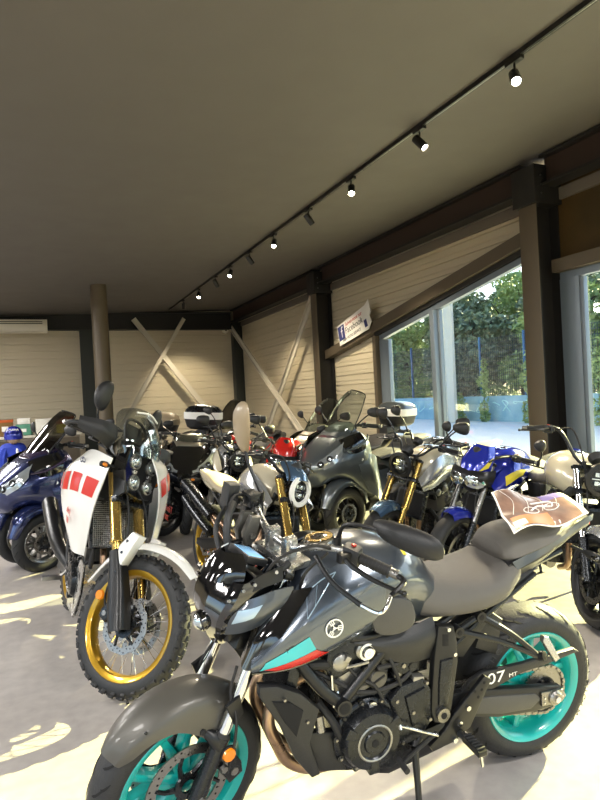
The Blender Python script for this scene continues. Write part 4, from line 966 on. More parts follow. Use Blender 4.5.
def naked(name, label, pose, tank='silver_paint', rimm='satin_black', forkm='alu', usd=True, hl='round', ring='satin_black', fender='black_plastic', seat='seat_vinyl', tail=None, cowl=None, bar=(1.05, .36, .08), mir='up',
          front_w=.12, style='cast', frame_m='satin_black', pipe='brown_pipe', high_pipe=False, decal=None, hlh=.90, trellis=False, shroud=None, gaiter=None, cowl_k=1., wb=1.42, cover='engine_grey', fend_m=None, seath=.82, tread=None):
    B = Bike(name, label, 'motorcycle', pose, (wb, 0, .30), R(25))
    a = (wb, 0, .30); D = wb-1.42
    wheel(B, 'front', a, .300, front_w, .222, rimm, style, True, 10 if style == 'cast' else 32, .15, tread, .035, (1, -1))
    wheel(B, 'rear', (0, 0, .315), .315, .17, .222, rimm, style, False, 10 if style == 'cast' else 32, .11, None, .05, (-1,))
    for sg in (1, -1): caliper(B, a, R(150), .12, sg*.09, True)
    front_forks(B, .105, -.02, .30 if usd else .24, .72, forkm, 'engine_black', forkm if usd else 'satin_black', .024 if usd else .021, usd)
    if usd:
        pass
    arc_fender(B, a, .325, R(72 if hl != 'round' else 60), R(135), front_w*.66, fender, drop=.05)
    X = lambda x: x+D*.6
    tk = [(1.06, [(0, .93), (.05, .92), (.09, .88), (.09, .82), (.05, .77), (0, .76)]), (.96, [(0, 1.02), (.08, 1.01), (.15, .95), (.165, .86), (.11, .77), (0, .75)]), (.80, [(0, 1.045), (.09, 1.035), (.165, .97), (.175, .87), (.12, .77), (0, .74)]),
          (.64, [(0, 1.0), (.08, .99), (.135, .93), (.14, .85), (.10, .76), (0, .73)]), (.52, [(0, .90), (.05, .89), (.08, .86), (.085, .81), (.06, .75), (0, .73)])]
    mb = MB(tank); mb.body([(X(x), p) for x, p in tk], 5, 3); t = B.part('fuel_tank', mb, angle=40)
    mb = MB('chrome'); mb.lathe([(.0001, .014), (.04, .014), (.048, .008), (.05, 0)], (X(.86), 0, 1.035), (.05, 0, 1), 24); B.part('fuel_cap', mb, False, t)
    for sg in (1, -1):
        S = lambda pts: [[V((X(x), sg*y, z)) for x, y, z in r] for r in pts]
        if shroud:
            G = S([[(1.16, .14, .80), (1.04, .16, .92), (.88, .17, .99), (.72, .155, .95)], [(1.18, .19, .76), (1.05, .215, .82), (.90, .21, .87), (.72, .18, .87)], [(1.12, .165, .70), (1.0, .18, .72), (.86, .17, .76), (.72, .15, .80)]])
            mb = MB(shroud); mb.surf(G, .006, 4, 4); s_ = B.part('tank_shroud', mb, angle=25)
            if decal: mb = MB(decal); mb.grid(patch(G, [(.25, .30), (.55, .25), (.60, .75), (.42, .85)], .006, 4)); B.part('decal_stripe', mb, False, s_)
        elif decal:
            mb = MB(decal); q = [(X(.98), sg*.164, .93), (X(.90), sg*.175, .90), (X(.70), sg*.158, .92), (X(.70), sg*.150, .95), (X(.88), sg*.160, .955)]; mb.add(q, [[0, 1, 4], [1, 2, 3, 4]]); B.part('decal_stripe', mb, False, t)
        mb = MB(frame_m)
        if trellis:
            N = [(X(1.02), .80), (X(.92), .60), (X(.84), .78), (X(.74), .58), (X(.66), .76), (X(.56), .56), (X(.50), .74)]
            for i in range(len(N)-1): mb.cyl((N[i][0], sg*.13, N[i][1]), (N[i+1][0], sg*.15, N[i+1][1]), .012, n=8)
            mb.tube([(X(1.02), sg*.10, .82), (X(.84), sg*.14, .79), (X(.50), sg*.13, .74)], .014, 8, 2)
        else:
            mb.tube([(X(1.06), sg*.05, .84), (X(1.0), sg*.14, .72), (X(.80), sg*.165, .66), (X(.55), sg*.15, .60), (X(.50), sg*.14, .40)], [.03, .028, .026, .026, .024], 8, 4, flat=.6)
            mb.tube([(X(1.0), sg*.12, .66), (X(.92), sg*.15, .50), (X(.88), sg*.13, .36)], .02, 8)
        mb.tube([(X(.55), sg*.12, .74), (.20, sg*.10, .78), (-.12, sg*.07, .86)], .013, 8); mb.tube([(X(.50), sg*.13, .58), (.25, sg*.11, .70), (0, sg*.08, .80)], .012, 8)
        B.part('frame_side', mb)
        mb = MB('satin_black'); mb.plate([(.50, .44), (.05, .36), (-.08, .34), (-.09, .29), (.05, .27), (.50, .35)], sg*.10, sg*.135, .012); B.part('swingarm', mb)
        mb = MB('black_plastic'); mb.plate([(X(.62), .76), (X(.45), .75), (.30, .72), (X(.42), .60), (X(.58), .62)], sg*.10, sg*.145, .012, 2); B.part('side_cover', mb)
        blinker(B, (-.20, sg*.05, .84), (-.23, sg*.18, .82))
        mb = MB('steel'); mb.tube([(.48, sg*.15, .36), (.44, sg*.2, .31)], .01, 8, 1); mb.box((.44, sg*.25, .31), (.03, .10, .02)); B.part('footpeg', mb)
    mb = MB('engine_black'); T = Matrix.Translation((X(1.07), 0, .56)) @ Matrix.Rotation(R(-14), 4, 'Y'); mb.plate([(-.02, -.12), (.02, -.12), (.02, .12), (-.02, .12)], -.15, .15, .006, T=T); mb.m = 'groove'; mb.plate([(.02, -.1), (.0225, -.1), (.0225, .1), (.02, .1)], -.13, .13, .0005, T=T); B.part('radiator', mb)
    engine(B, V((X(.72), 0, .42)), cover=cover, fins=True, hard=False)
    mb = MB(pipe)
    if high_pipe:
        for s in (-.05, .05): mb.tube([(X(.88), s, .62), (X(1.0), s-.05, .60), (X(1.02), -.12+s, .48), (X(.85), -.20, .42+s), (.55, -.21, .52+s*.8), (.35, -.21, .60)], .021, 10)
        mb.m = 'engine_black'; mb.tube([(.38, -.215, .585), (.10, -.225, .70), (-.18, -.23, .80)], [.045, .05, .046], 16, 2); mb.tube([(.36, -.21, .46), (.05, -.22, .58), (-.16, -.225, .67)], [.04, .046, .042], 16, 2)
    else:
        for s in (-.055, .055): mb.tube([(X(.88), s, .60), (X(.99), s*1.2, .58), (X(1.03), s*1.3, .45), (X(1.0), s, .28), (X(.8), s*.5, .20)], .021, 10)
        mb.m = 'steel'; mb.tube([(.7, -.05, .20), (.4, -.14, .24), (.0, -.20, .34), (-.12, -.2, .38)], [.04, .05, .055, .05], 14, 4)
    B.part('exhaust', mb)
    mb = MB(seat); sh = seath-.82
    mb.body([(X(.58), [(0, .87+sh), (.06, .86+sh), (.09, .82+sh), (.08, .77), (0, .76)]), (.42, [(0, .83+sh), (.10, .825+sh), (.14, .79+sh), (.12, .75), (0, .74)]), (.22, [(0, .835+sh), (.11, .83+sh), (.14, .80+sh), (.11, .77), (0, .76)]), (.02, [(0, .89+sh), (.09, .885+sh), (.12, .86+sh), (.10, .82), (0, .81)]), (-.20, [(0, .91+sh), (.06, .905+sh), (.08, .885+sh), (.06, .86), (0, .85)])], 5, 3); B.part('seat', mb, angle=60)
    mb = MB(tail or tank); mb.body([(.16, [(0, .80), (.09, .80), (.13, .79), (.12, .76), (0, .75)]), (-.05, [(0, .86), (.09, .86), (.12, .85), (.10, .80), (0, .79)]), (-.28, [(0, .92), (.04, .915), (.06, .90), (.05, .87), (0, .86)])], 4, 2); tl = B.part('tail_cowl', mb)
    mb = MB('red_decal'); mb.box((-.285, 0, .885), (.02, .07, .03), bev=.006); B.part('tail_light', mb, False, tl)
    chain(B, .098, (0, 0, .315), .036, (X(.52), 0, .40), .098)
    mb = MB('satin_black'); mb.tube([(.58, .16, .30), (.60, .22, .16), (.62, .275, .035)], .013, 8, 2); mb.box((.62, .28, .03), (.06, .05, .01)); B.part('side_stand', mb)
    # bars
    bx, bw, rise = bar; bx = X(bx); top = B.fk(.73, 0, -.02); z0 = top.z+.035
    mb = MB('satin_black'); mb.tube([(bx-.10, -bw, z0+rise-.02), (bx-.03, -bw*.5, z0+rise), (top.x, -.08, z0+.005), (top.x, .08, z0+.005), (bx-.03, bw*.5, z0+rise), (bx-.10, bw, z0+rise-.02)], .012, 10, 5)
    for sg in (1, -1): mb.box((top.x, sg*.05, top.z+.015), (.05, .03, .06), bev=.006)
    B.part('handlebar', mb, True)
    for sg in (1, -1):
        grip(B, (bx-.04, sg*bw*.55, z0+rise-.003), (bx-.10, sg*bw, z0+rise-.02), lever=1 if sg < 0 else 2)
        if mir == 'up': mirror(B, (bx-.03, sg*bw*.6, z0+rise+.02), (bx-.04, sg*(bw*.8), z0+rise+.12), (bx-.03, sg*(bw+.02), z0+rise+.20), .07, .05, face=(-1, -sg*.25, .05))
        elif mir == 'barend': mirror(B, (bx-.10, sg*(bw+.015), z0+rise-.01), (bx-.06, sg*(bw+.05), z0+rise+.06), (bx-.03, sg*(bw+.04), z0+rise+.13), .045, .045, face=(-1, -sg*.2, .05), shape=2)
    mb = MB('black_plastic'); c = V((top.x+.07, 0, z0+.04)); mb.lathe([(.0001, -.03), (.04, -.03), (.052, .0), (.052, .02), (.046, .02)], c, (-.7, 0, .7), 20); mb.m = 'lcd'; mb.lathe([(.0001, .018), (.046, .018)], c, (-.7, 0, .7), 20); B.part('instrument', mb, True)
    hx = X(1.24)
    if hl == 'round':
        mb = MB('gloss_black'); c = V((hx, 0, hlh)); mb.lathe([(.0001, -.11), (.05, -.10), (.085, -.05), (.095, 0), (.09, .01)], c, (1, 0, -.05), 32); mb.m = ring; mb.lathe([(.094, -.012), (.110, .006), (.106, .022), (.080, .026), (.074, .008)], c, (1, 0, -.05), 36)
        h = B.part('headlight', mb, True); mb = MB('engine_black'); mb.lathe([(.0001, .004), (.075, .004)], c, (1, 0, -.05), 30); mb.m = 'projector'
        for dz in (-.028, .028): mb.box(c+V((.008, 0, dz)), (.012, .09, .026), bev=.005)
        mb.box(c+V((.012, 0, 0)), (.01, .13, .007), bev=.003); mb.sphere(c+V((.005, 0, .03)), .02, n=6); mb.sphere(c+V((.005, 0, -.03)), .02, n=6); B.part('headlight_lens', mb, True, h)
        mb = MB('satin_black')
        for sg in (1, -1): mb = MB('satin_black'); mb.tube([B.fk(.60, sg*.10, .02), (hx-.03, sg*.10, hlh)], .011, 8, 1); B.part('headlight_bracket', mb, True)
    elif hl == 'wide':
        mb = MB('satin_black'); g = []
        for z, x, w in ((.74, 1.22, .07), (.79, 1.28, .14), (.86, 1.31, .18), (.92, 1.28, .17)):
            g.append([V((X(x-.10), -w, z+.01)), V((X(x-.02), -w*.7, z)), V((X(x), 0, z-.01)), V((X(x-.02), w*.7, z)), V((X(x-.10), w, z+.01))])
        mb.surf(g, .01, 3, 4); h = B.part('headlight', mb, True)
        for sg in (1, -1):
            mb = MB('projector'); mb.plate([(-.08, -.005), (-.03, -.05), (.055, -.045), (.082, .0), (.065, .042), (-.03, .04)], -.008, .014, .006, 2, T=Matrix.Translation((X(1.295), sg*.074, .835)) @ Matrix.Rotation(-PI/2+sg*.35, 4, 'Z') @ Matrix.Rotation(0, 4, 'X')); mb.m = 'projector'; mb.sphere((X(1.292), sg*.075, .835), .034, n=8)
            B.part('headlight_lens', mb, True, h)
    if cowl:
        mb = MB(cowl); z1 = hlh+.10 if hl == 'round' else .93
        rows = [(z1-.03, hx+.045, .11), (z1+.04, hx+.02, .115), (z1+.10, hx-.03, .10), (z1+.16, hx-.08, .07)]
        rows = [(z1-.03+(z-z1+.03)*cowl_k, x, w*cowl_k) for z, x, w in rows]
        mb.surf([[V((x-.10, -w*1.1, z-.01)), V((x-.02, -w*.75, z)), V((x, 0, z+.006)), V((x-.02, w*.75, z)), V((x-.10, w*1.1, z-.01))] for z, x, w in rows], .005, 4, 4); c_ = B.part('front_cowl', mb, True)
        if decal: 
            for sg in (1, -1):
                mb = MB(decal); g = [[V((x-.10, -w*1.1, z-.01)), V((x-.02, -w*.75, z)), V((x, 0, z+.006)), V((x-.02, w*.75, z)), V((x-.10, w*1.1, z-.01))] for z, x, w in rows]
                v0, v1 = (.72, .98) if sg > 0 else (.28, .02); q = [(.05, v0), (.45, v0+(.16 if sg > 0 else -.16)), (.6, v1), (.2, v1-(.06 if sg > 0 else -.06))]; S_ = []
                for i in range(5):
                    r = []
                    for j in range(5):
                        s, t_ = i/4, j/4; u = sum(c0[0]*w0 for c0, w0 in zip(q, ((1-s)*(1-t_), s*(1-t_), s*t_, (1-s)*t_))); v = sum(c0[1]*w0 for c0, w0 in zip(q, ((1-s)*(1-t_), s*(1-t_), s*t_, (1-s)*t_)))
                        p, n = spoint(g, u, v); n = n if n.x > 0 else -n; r.append(p+n*.004)
                    S_.append(r)
                mb.grid(S_); B.part('decal_stripe', mb, True, c_)
    mb = MB('rubber_grip')
    for sg in (1, -1):
        mb.tube([(bx-.02, sg*bw*.5, z0+rise), (bx+.12, sg*.16, z0+rise), (top.x+.10, sg*.08, z0-.05), (top.x, sg*.06, z0-.2)], .006, 6, 5); mb.tube([B.fk(.6, sg*.07, .05), B.fk(.4, sg*.09, .05), B.fk(.2, sg*.12, -.02), B.fk(.1, sg*.11, -.07)], .005, 6, 4)
    B.part('cables', mb, True)
    return B

def scooter(label, pose, paint='slate_paint', three=True, case=None, smoke='screen_clear', trim='taupe_paint', name='three_wheel_scooter', decal=None, scr_h=1.0, steer_cat='scooter', rims='satin_black', lensm='lens', case_up=0., case_k=1., grow=0.):
    B = Bike(name, label, 'scooter', pose, (1.47, 0, .28), R(22)); a = V((1.47, 0, .285)); st_ = pose[4]
    sides = (.215, -.215) if three else (0,)
    for y in sides:      # each front wheel turns about its own kingpin
        S0 = B.S; B.S = Matrix.Translation(a+V((0, y, 0))) @ Matrix.Rotation(st_, 4, B.d) @ Matrix.Translation(-a-V((0, y, 0)))
        wheel(B, 'front', a+V((0, y, 0)), .285, .12, .185, rims, 'cast', True, 10, .11, 'road' if y >= 0 else None, .045, (1 if y >= 0 else -1,))
        mb = MB(paint); g = []
        for ang, r, w in ((18, .325, .05), (45, .33, .085), (75, .335, .095), (105, .335, .095), (140, .33, .08), (165, .325, .06)):
            u = V((math.cos(R(ang)), 0, math.sin(R(ang)))); c = a+V((0, y, 0)); g.append([c+u*(r-.05)+V((0, -w, 0)), c+u*(r-.005)+V((0, -w*.85, 0)), c+u*(r+.012), c+u*(r-.005)+V((0, w*.85, 0)), c+u*(r-.05)+V((0, w, 0))])
        mb.surf(g, .006, 3, 3); B.part('front_fender', mb, True)
        mb = MB('engine_black'); mb.tube([a+V((0, y*.9, 0)), a+V((-.06, y*.8, .22)), a+V((-.12, y*.5, .42))], [.03, .028, .03], 10); mb.box(a+V((-.09, y*.6, .05)), (.10, .03+abs(y)*.3, .06), bev=.01); mb.m = 'steel'
        mb.tube([a+V((-.05, y*.75, .10)), a+V((-.10, y*.45, .38))], .035, 12, 1); B.part('suspension_arm', mb)
        B.S = S0
    if three: mb = MB('engine_black'); mb.tube([a+V((-.08, -.16, .34)), a+V((-.04, 0, .36)), a+V((-.08, .16, .34))], .025, 10); mb.tube([a+V((-.05, -.19, .16)), a+V((-.02, 0, .16)), a+V((-.05, .19, .16))], .02, 8); mb.box(a+V((-.10, 0, .28)), (.12, .2, .2), bev=.03); B.part('tilting_linkage', mb)
    wheel(B, 'rear', (0, 0, .285), .285, .15, .178, rims, 'cast', False, 10, .11, None, .05, (1,))
    # front apron / fairing
    mb = MB(paint)
    P = [(1.78, [(0, .74), (.05, .735), (.08, .70), (.07, .66), (.03, .62), (0, .61)]), (1.70, [(0, .83), (.11, .82), (.18, .76), (.19, .68), (.12, .58), (0, .55)]),
         (1.55, [(0, .95), (.16, .94), (.27, .85), (.29, .72), (.22, .64), (0, .60)]), (1.38, [(0, 1.04), (.18, 1.03), (.31, .92), (.34, .76), (.28, .60), (0, .56)]),
         (1.20, [(0, 1.08), (.17, 1.07), (.31, .98), (.36, .80), (.31, .48), (0, .42)]), (1.08, [(0, 1.06), (.14, 1.05), (.27, .96), (.31, .80), (.29, .42), (0, .36)])]
    mb.body(P, 5, 3); fr = B.part('front_fairing', mb, angle=30)
    mb = MB('gloss_black'); mb.body([(1.80, [(0, .70), (.03, .695), (.035, .66), (0, .62)]), (1.72, [(0, .72), (.09, .71), (.10, .62), (0, .56)]), (1.64, [(0, .70), (.14, .69), (.14, .60), (0, .54)])], 4, 2); B.part('nose_grille', mb, False, fr)
    for sg in (1, -1):
        S = lambda pts: [[V((x, sg*y, z)) for x, y, z in r] for r in pts]
        mb = MB(lensm); mb.surf(S([[(1.735, .075, .775), (1.66, .17, .83), (1.56, .245, .915), (1.46, .272, .98)], [(1.755, .085, .745), (1.685, .195, .785), (1.60, .275, .855), (1.50, .296, .93)], [(1.74, .095, .70), (1.68, .203, .73), (1.60, .292, .79), (1.52, .312, .87)]]), .012, 4, 4)
        h = B.part('headlight', mb, False, fr, angle=50)
        mb = MB('groove'); 
        for q, r in (((1.70, .172, .778), .032), ((1.63, .235, .83), .03)): mb.lathe([(r*.75, 0), (r, .0), (r, .012), (r*.75, .012)], V((q[0]+.006, sg*(q[1]+.008), q[2])), (1, sg*.6, .4), 18, True)
        mb.m = 'projector'; mb.sphere((1.695, sg*.175, .775), .024, n=8); mb.sphere((1.622, sg*.24, .828), .022, n=8); B.part('headlight_reflector', mb, False, h)
        mb = MB('gloss_black'); mb.surf(S([[(1.50, .235, 1.0), (1.36, .275, 1.04), (1.22, .27, 1.06)], [(1.48, .29, .93), (1.34, .335, .96), (1.20, .335, .98)], [(1.42, .325, .86), (1.32, .345, .87), (1.22, .35, .90)]]), .012, 4, 4); B.part('side_intake', mb, False, fr)
        mb = MB(trim); mb.tube([V((1.50, sg*.31, .90)), V((1.36, sg*.35, .92)), V((1.20, sg*.355, .99)), V((1.16, sg*.33, 1.04))], [.006, .012, .012, .006], 8, 4); B.part('trim_strip', mb, False, fr)
        mb = MB(paint); mb.surf(S([[(1.30, .30, .86), (1.12, .345, .84), (1.0, .30, .78), (.96, .24, .70)], [(1.32, .355, .70), (1.15, .385, .66), (1.02, .33, .55), (.97, .28, .42)], [(1.22, .33, .50), (1.10, .34, .42), (1.0, .30, .34), (.92, .25, .28)]]), .012, 4, 4); B.part('leg_shield', mb, False, fr, angle=40)
        mb = MB('white_decal'); mb.lathe([(.0001, .004), (.014, .004), (.018, 0)], (1.28, sg*.352, .80), (.3, sg, .1), 14); B.part('badge', mb, False, fr)
        # grips, mirrors
        mb = MB('black_plastic'); e = lambda x, y, z: V((x, sg*y, z)); grip(B, e(1.08, .16, 1.12), e(1.0, .37, 1.11), lever=1 if sg < 0 else 2)
        mirror(B, e(1.20, .20, 1.12), e(1.18, .34, 1.22), e(1.16, .42, 1.26), .075, .05, face=(-1, -sg*.3, .05), st=False)
    mb = MB(trim); mb.body([(1.44, [(0, 1.03), (.10, 1.03), (.15, 1.0), (0, .96)]), (1.30, [(0, 1.12), (.12, 1.11), (.19, 1.05), (0, 1.0)]), (1.18, [(0, 1.15), (.12, 1.14), (.19, 1.07), (0, 1.0)])], 4, 2); B.part('screen_base', mb, False, fr)
    mb = MB(smoke); H = scr_h; rows = [(1.42, 1.03, .17), (1.33, 1.13, .20), (1.23, 1.03+.23*H, .20), (1.12, 1.03+.36*H, .17), (1.05, 1.03+.43*H, .11)]
    mb.surf([[V((x-.09, -w, z-.03)), V((x-.02, -w*.7, z)), V((x, 0, z+.004)), V((x-.02, w*.7, z)), V((x-.09, w, z-.03))] for x, z, w in rows], .004, 4, 4); ws = B.part('windshield', mb, angle=60)
    mb = MB('satin_black'); mb.tube([V((1.33, -.205, .995)), V((1.24, -.205, 1.10)), V((1.14, -.205, 1.0+.23*H)), V((1.03, -.17, 1.0+.36*H)), V((.96, -.11, 1.0+.43*H)), V((1.045, 0, 1.04+.435*H)), V((.96, .11, 1.0+.43*H)), V((1.03, .17, 1.0+.36*H)), V((1.14, .205, 1.0+.23*H)), V((1.24, .205, 1.10)), V((1.33, .205, .995))], .006, 6, 4); B.part('screen_edge', mb, False, ws)
    mb = MB('black_plastic'); mb.tube([(1.0, -.36, 1.11), (1.08, -.16, 1.12), (1.12, 0, 1.08), (1.08, .16, 1.12), (1.0, .36, 1.11)], .015, 10); mb.box((1.14, 0, 1.09), (.10, .24, .09), (0, R(-25), 0), .03); B.part('handlebar', mb, True)
    # tunnel, underbody, seat, tail
    mb = MB('black_plastic'); mb.body([(1.12, [(0, .86), (.13, .84), (.20, .60), (.26, .34), (.18, .24), (0, .22)]), (.90, [(0, .66), (.10, .64), (.18, .45), (.29, .36), (.22, .24), (0, .22)]), (.62, [(0, .66), (.13, .64), (.20, .48), (.28, .36), (.20, .24), (0, .22)]), (.45, [(0, .72), (.15, .70), (.22, .52), (.24, .38), (.15, .28), (0, .26)])], 4, 2); B.part('floorboard', mb)
    mb = MB(paint); mb.body([(.62, [(0, .70), (.14, .69), (.20, .62), (.21, .50), (.16, .44), (0, .42)]), (.30, [(0, .76), (.17, .75), (.235, .68), (.24, .56), (.18, .48), (0, .46)]), (0, [(0, .82), (.15, .81), (.205, .75), (.20, .66), (.14, .60), (0, .58)]), (-.36, [(0, .88), (.08, .875), (.11, .84), (.10, .79), (.05, .75), (0, .74)])], 5, 3); bd = B.part('rear_body', mb, angle=35)
    if decal: 
        for sg in (1, -1): mb = MB(decal); mb.plate([(.40, .62), (.18, .70), (.16, .66), (.36, .585)], sg*.236, sg*.2445, .003); B.part('decal_mark', mb, False, bd)
    mb = MB('red_decal'); mb.box((-.365, 0, .82), (.03, .14, .04), bev=.01); B.part('tail_light', mb, False, bd)
    mb = MB('seat_vinyl'); mb.body([(.72, [(0, .76), (.08, .755), (.12, .73), (0, .70)]), (.50, [(0, .81), (.14, .80), (.19, .76), (0, .72)]), (.26, [(0, .82), (.15, .81), (.19, .78), (0, .75)]), (.14, [(0, .91), (.13, .90), (.17, .86), (0, .82)]), (-.14, [(0, .93), (.10, .92), (.13, .89), (0, .86)]), (-.26, [(0, .92), (.06, .91), (.08, .89), (0, .87)])], 5, 2); B.part('seat', mb, angle=60)
    mb = MB('engine_black'); mb.plate([(.45, .42), (.20, .44), (-.08, .36), (-.12, .28), (-.05, .22), (.30, .22), (.50, .30)], .10, .20, .02, 2); mb.tube([(.02, .17, .40), (-.12, .16, .76)], .025, 10, 1); B.part('engine_swingarm', mb)
    mb = MB('satin_black'); mb.tube([(.40, -.14, .26), (.20, -.2, .30), (-.02, -.215, .36), (-.25, -.215, .44)], [.03, .055, .07, .06], 16, 4, flat=1.2); B.part('muffler', mb)
    mb = MB('steel'); mb.tube([(.45, .10, .24), (.40, .2, .05)], .01, 8, 1); mb.tube([(.45, -.10, .24), (.40, -.2, .05)], .01, 8, 1); B.part('centre_stand', mb)
    if grow:
        for o in B.root.children_recursive:
            if 'wheel' in o.name or 'tire' in o.name or 'disc' in o.name: continue
            for v in o.data.vertices:
                k = max(0, min(1, (v.co.z-.45)/.3)); v.co.z *= 1+.06*k; v.co.x += grow*k
    if case:
        tc(B, V((-.34, 0, 1.02+case_up)), case, case_k)
    return B
def tc(B, c, case, k_=1.):
    mb = MB('black_plastic'); s = []
    for z, k in ((0, .72), (.04, .92), (.12, 1), (.13, 1)): s.append((z, k))
    def ring(z, k, o=0): 
        N = 28; r = []
        for i in range(N):
            a = 2*PI*i/N; ca, sa = math.cos(a), math.sin(a); r.append(c+V((math.copysign(abs(ca)**.6, ca)*.21*k*k_, math.copysign(abs(sa)**.6, sa)*.27*k*k_, z*k_*1.12)))
        return r
    mb.rings([ring(*q) for q in ((0, .66), (.03, .86), (.12, .98), (.14, 1))]); mb.box(c+V((.16, 0, -.05)), (.30, .16, .10), bev=.02); t = B.part('top_case', mb)
    mb = MB('white_decal' if case != 'tan_case' else case); mb.rings([ring(*q) for q in ((.13, 1.01), (.14, 1.03), (.215, 1.03), (.22, 1.0))]); B.part('case_band', mb, False, t, 'silver band' if case != 'tan_case' else None)
    mb = MB(case); mb.rings([ring(*q) for q in ((.205, 1.0), (.25, .95), (.29, .78), (.31, .5), (.315, .15))]); B.part('case_lid', mb, False, t)
# ------------------------------------------------------------------ the machines on the floor
def pose(fx, fy, hdg, wb, lean=.12, steer=.3):
    """front wheel contact point -> root pose"""
    h = R(hdg); return (fx-wb*math.cos(h), fy-wb*math.sin(h), h, lean, steer)
main_bike()
adventure_bike()
naked('scrambler_motorcycle', 'cream scrambler with a white ringed round headlight and high brown exhaust pipes', pose(1.55, 3.62, 279, 1.45, .13, .35), tank='cream_paint', rimm='gold_rim', forkm='gold', ring='white_decal', cowl='steelblue_paint', cowl_k=.66, high_pipe=True, hlh=.88, bar=(1.06, .37, .10), mir='none', shroud='silver_paint', seat='seat_cream', wb=1.45)
naked('naked_motorcycle', 'blue naked motorcycle with yellow stripes and a wide twin headlight', pose(2.84, 3.77, 192, 1.42, .12, .15), tank='blue_paint', rimm='satin_black', forkm='steel', usd=False, hl='wide', cowl='blue_paint', fender='blue_paint', decal='yellow_decal', mir='barend', bar=(1.03, .36, .03), shroud='blue_paint')
naked('roadster_motorcycle', 'silver roadster with gold forks, round black headlight and dark blue front fender', pose(2.58, 4.34, 196, 1.42, .12, .15), tank='cream_paint', forkm='gold', fender='steelblue_paint', trellis=True, hlh=.92, bar=(1.04, .37, .09), shroud='silver_paint', decal=None, seat='seat_cream')
naked('retro_motorcycle', 'cream tank motorcycle facing the aisle beside the steel window column, with wide handlebar', pose(3.12, 2.66, 243, 1.42, .13, .10), tank='cream_paint', forkm='chrome', usd=False, front_w=.15, fender='silver_paint', bar=(1.02, .40, .20), mir='none', cover='engine_grey', ring='satin_black', tread='road')
naked('commuter_motorcycle', 'pale silver motorcycle parked by the glass behind the blue one', pose(3.15, 5.0, 196, 1.42, .12, .15), tank='silver_paint', forkm='alu', usd=False, seat='seat_cream', tail='silver_paint', hlh=.9, mir='up', shroud='silver_paint')
naked('sport_motorcycle', 'red motorcycle with black handlebar parked before the braced wall', pose(2.20, 5.82, 238, 1.42, .12, .2), tank='red_paint', forkm='gold', hl='wide', cowl='red_paint', fender='red_paint', shroud='red_paint', bar=(1.02, .36, .04))
naked('street_motorcycle', 'silver street motorcycle with pale bodywork standing behind the scrambler', pose(1.75, 5.75, 262, 1.42, .12, .2), tank='silver_paint', forkm='alu', usd=False, shroud='cream_paint', tail='silver_paint', seat='seat_cream', mir='up')
naked('small_motorcycle', 'upright motorcycle with twin chrome forks and a red tank in the far row', pose(2.05, 7.6, 225, 1.42, .12, .2), tank='red_paint', forkm='chrome', usd=False, hlh=.95, bar=(1.04, .36, .14), mir='up')
scooter('grey three-wheel scooter without a top case, its left front wheel in full view', pose(2.85, 5.79, 197, 1.47, .04, 0), trim='slate_paint', grow=.06)
scooter('taupe three-wheel scooter with a silver banded top case behind the grey one', pose(3.10, 6.98, 197, 1.47, .04, 0), case='slate_paint', paint='taupe_paint', trim='taupe_paint')
scooter('dark blue and purple three-wheel scooter with smoked windshield at the left edge', pose(-.08, 6.42, 202, 1.47, .04, .08), paint='navy_paint', smoke='screen_smoke', trim='purple_paint', scr_h=.88, rims='steel', grow=.09)
scooter('black scooter with a silver banded top case behind the white adventure motorcycle', pose(1.53, 6.90, 250, 1.47, .08, .2), paint='gloss_black', three=False, case='engine_black', name='touring_scooter', decal='red_decal', scr_h=.3, case_up=.10, case_k=1.0)
scooter('pale scooter with a large tan top case in the far row', pose(1.15, 8.6, 246, 1.47, .08, .2), paint='taupe_paint', three=False, case='tan_case', name='touring_scooter', scr_h=.3)
scooter('grey scooter with a tall smoked windshield by the far corner', pose(2.6, 9.2, 215, 1.47, .04, .2), paint='slate_paint', three=False, name='touring_scooter', smoke='screen_smoke', scr_h=1.1)
# ------------------------------------------------------------------ room
mat('ceiling_paint', '5f5b56', .75, 0, 0, (3, .08), (40, .05))
mat('cladding', 'c9bea5', .5, .1, 0, (4, .06))
mat('steel_beam', '1d1b1a', .55, .1)
mat('beam_red', '33241d', .6)
mat('post_brown', '584d3e', .5, .1)
mat('post_dark', '262a26', .5, .1)
mat('header_brown', '544a3c', .5, .05)
mat('trim_grey', '6a6259', .5)
mat('column_taupe', '5f5443', .45, .1, 0, (8, .08))
mat('alu_frame', '77828e', .4, .4)
mat('brace_paint', 'c9c2b2', .4)
mat('ac_white', 'e2dccb', .4)
mat('lamp_black', '141414', .4)
mat('board_brown', '5a4524', .7, 0, 0, None, None, .3, None, '42351d', 1.2)
mat('gravel_white', 'f2f1ee', .9, 0, 0, None, (60, .8), .2, None, 'dedcd8', 40)
mat('block_wall', '9fc0cf', .85, 0, 0, None, (30, .3), .3, None, '7fabc2', 1.5)
mat('graffiti', 'b4dfe2', .8)
mat('fence_wire', '1e3550', .5, .3)
mat('fence_post', '2f5f93', .45, .3)
mat('concrete_pole', 'cfcdc6', .8)
mat('leaf_dark_hazed', '55664f', .6, 0, 0, None, None, .4, None, '8c9c84', 3)  # distance haze over the trees mixed into this leaf colour
mat('leaf_light', '6f8a52', .6, 0, 0, None, None, .4, None, 'a3b57f', 3)
mat('bark', '3a2f26', .9)
mat('card_orange', 'b8541c', .7); mat('card_yellow', 'd8cf63', .7); mat('card_green', '4e8a72', .6); mat('card_white', 'e6e2d8', .7); mat('card_brown', '7a5a2c', .8)
mat('counter_top', 'd8d2c2', .5); mat('counter_body', '8f8474', .6)
mat('paper', 'e9e6e0', .5); mat('fb_blue', '2c3470', .4); mat('ink', '2a2a30', .5)
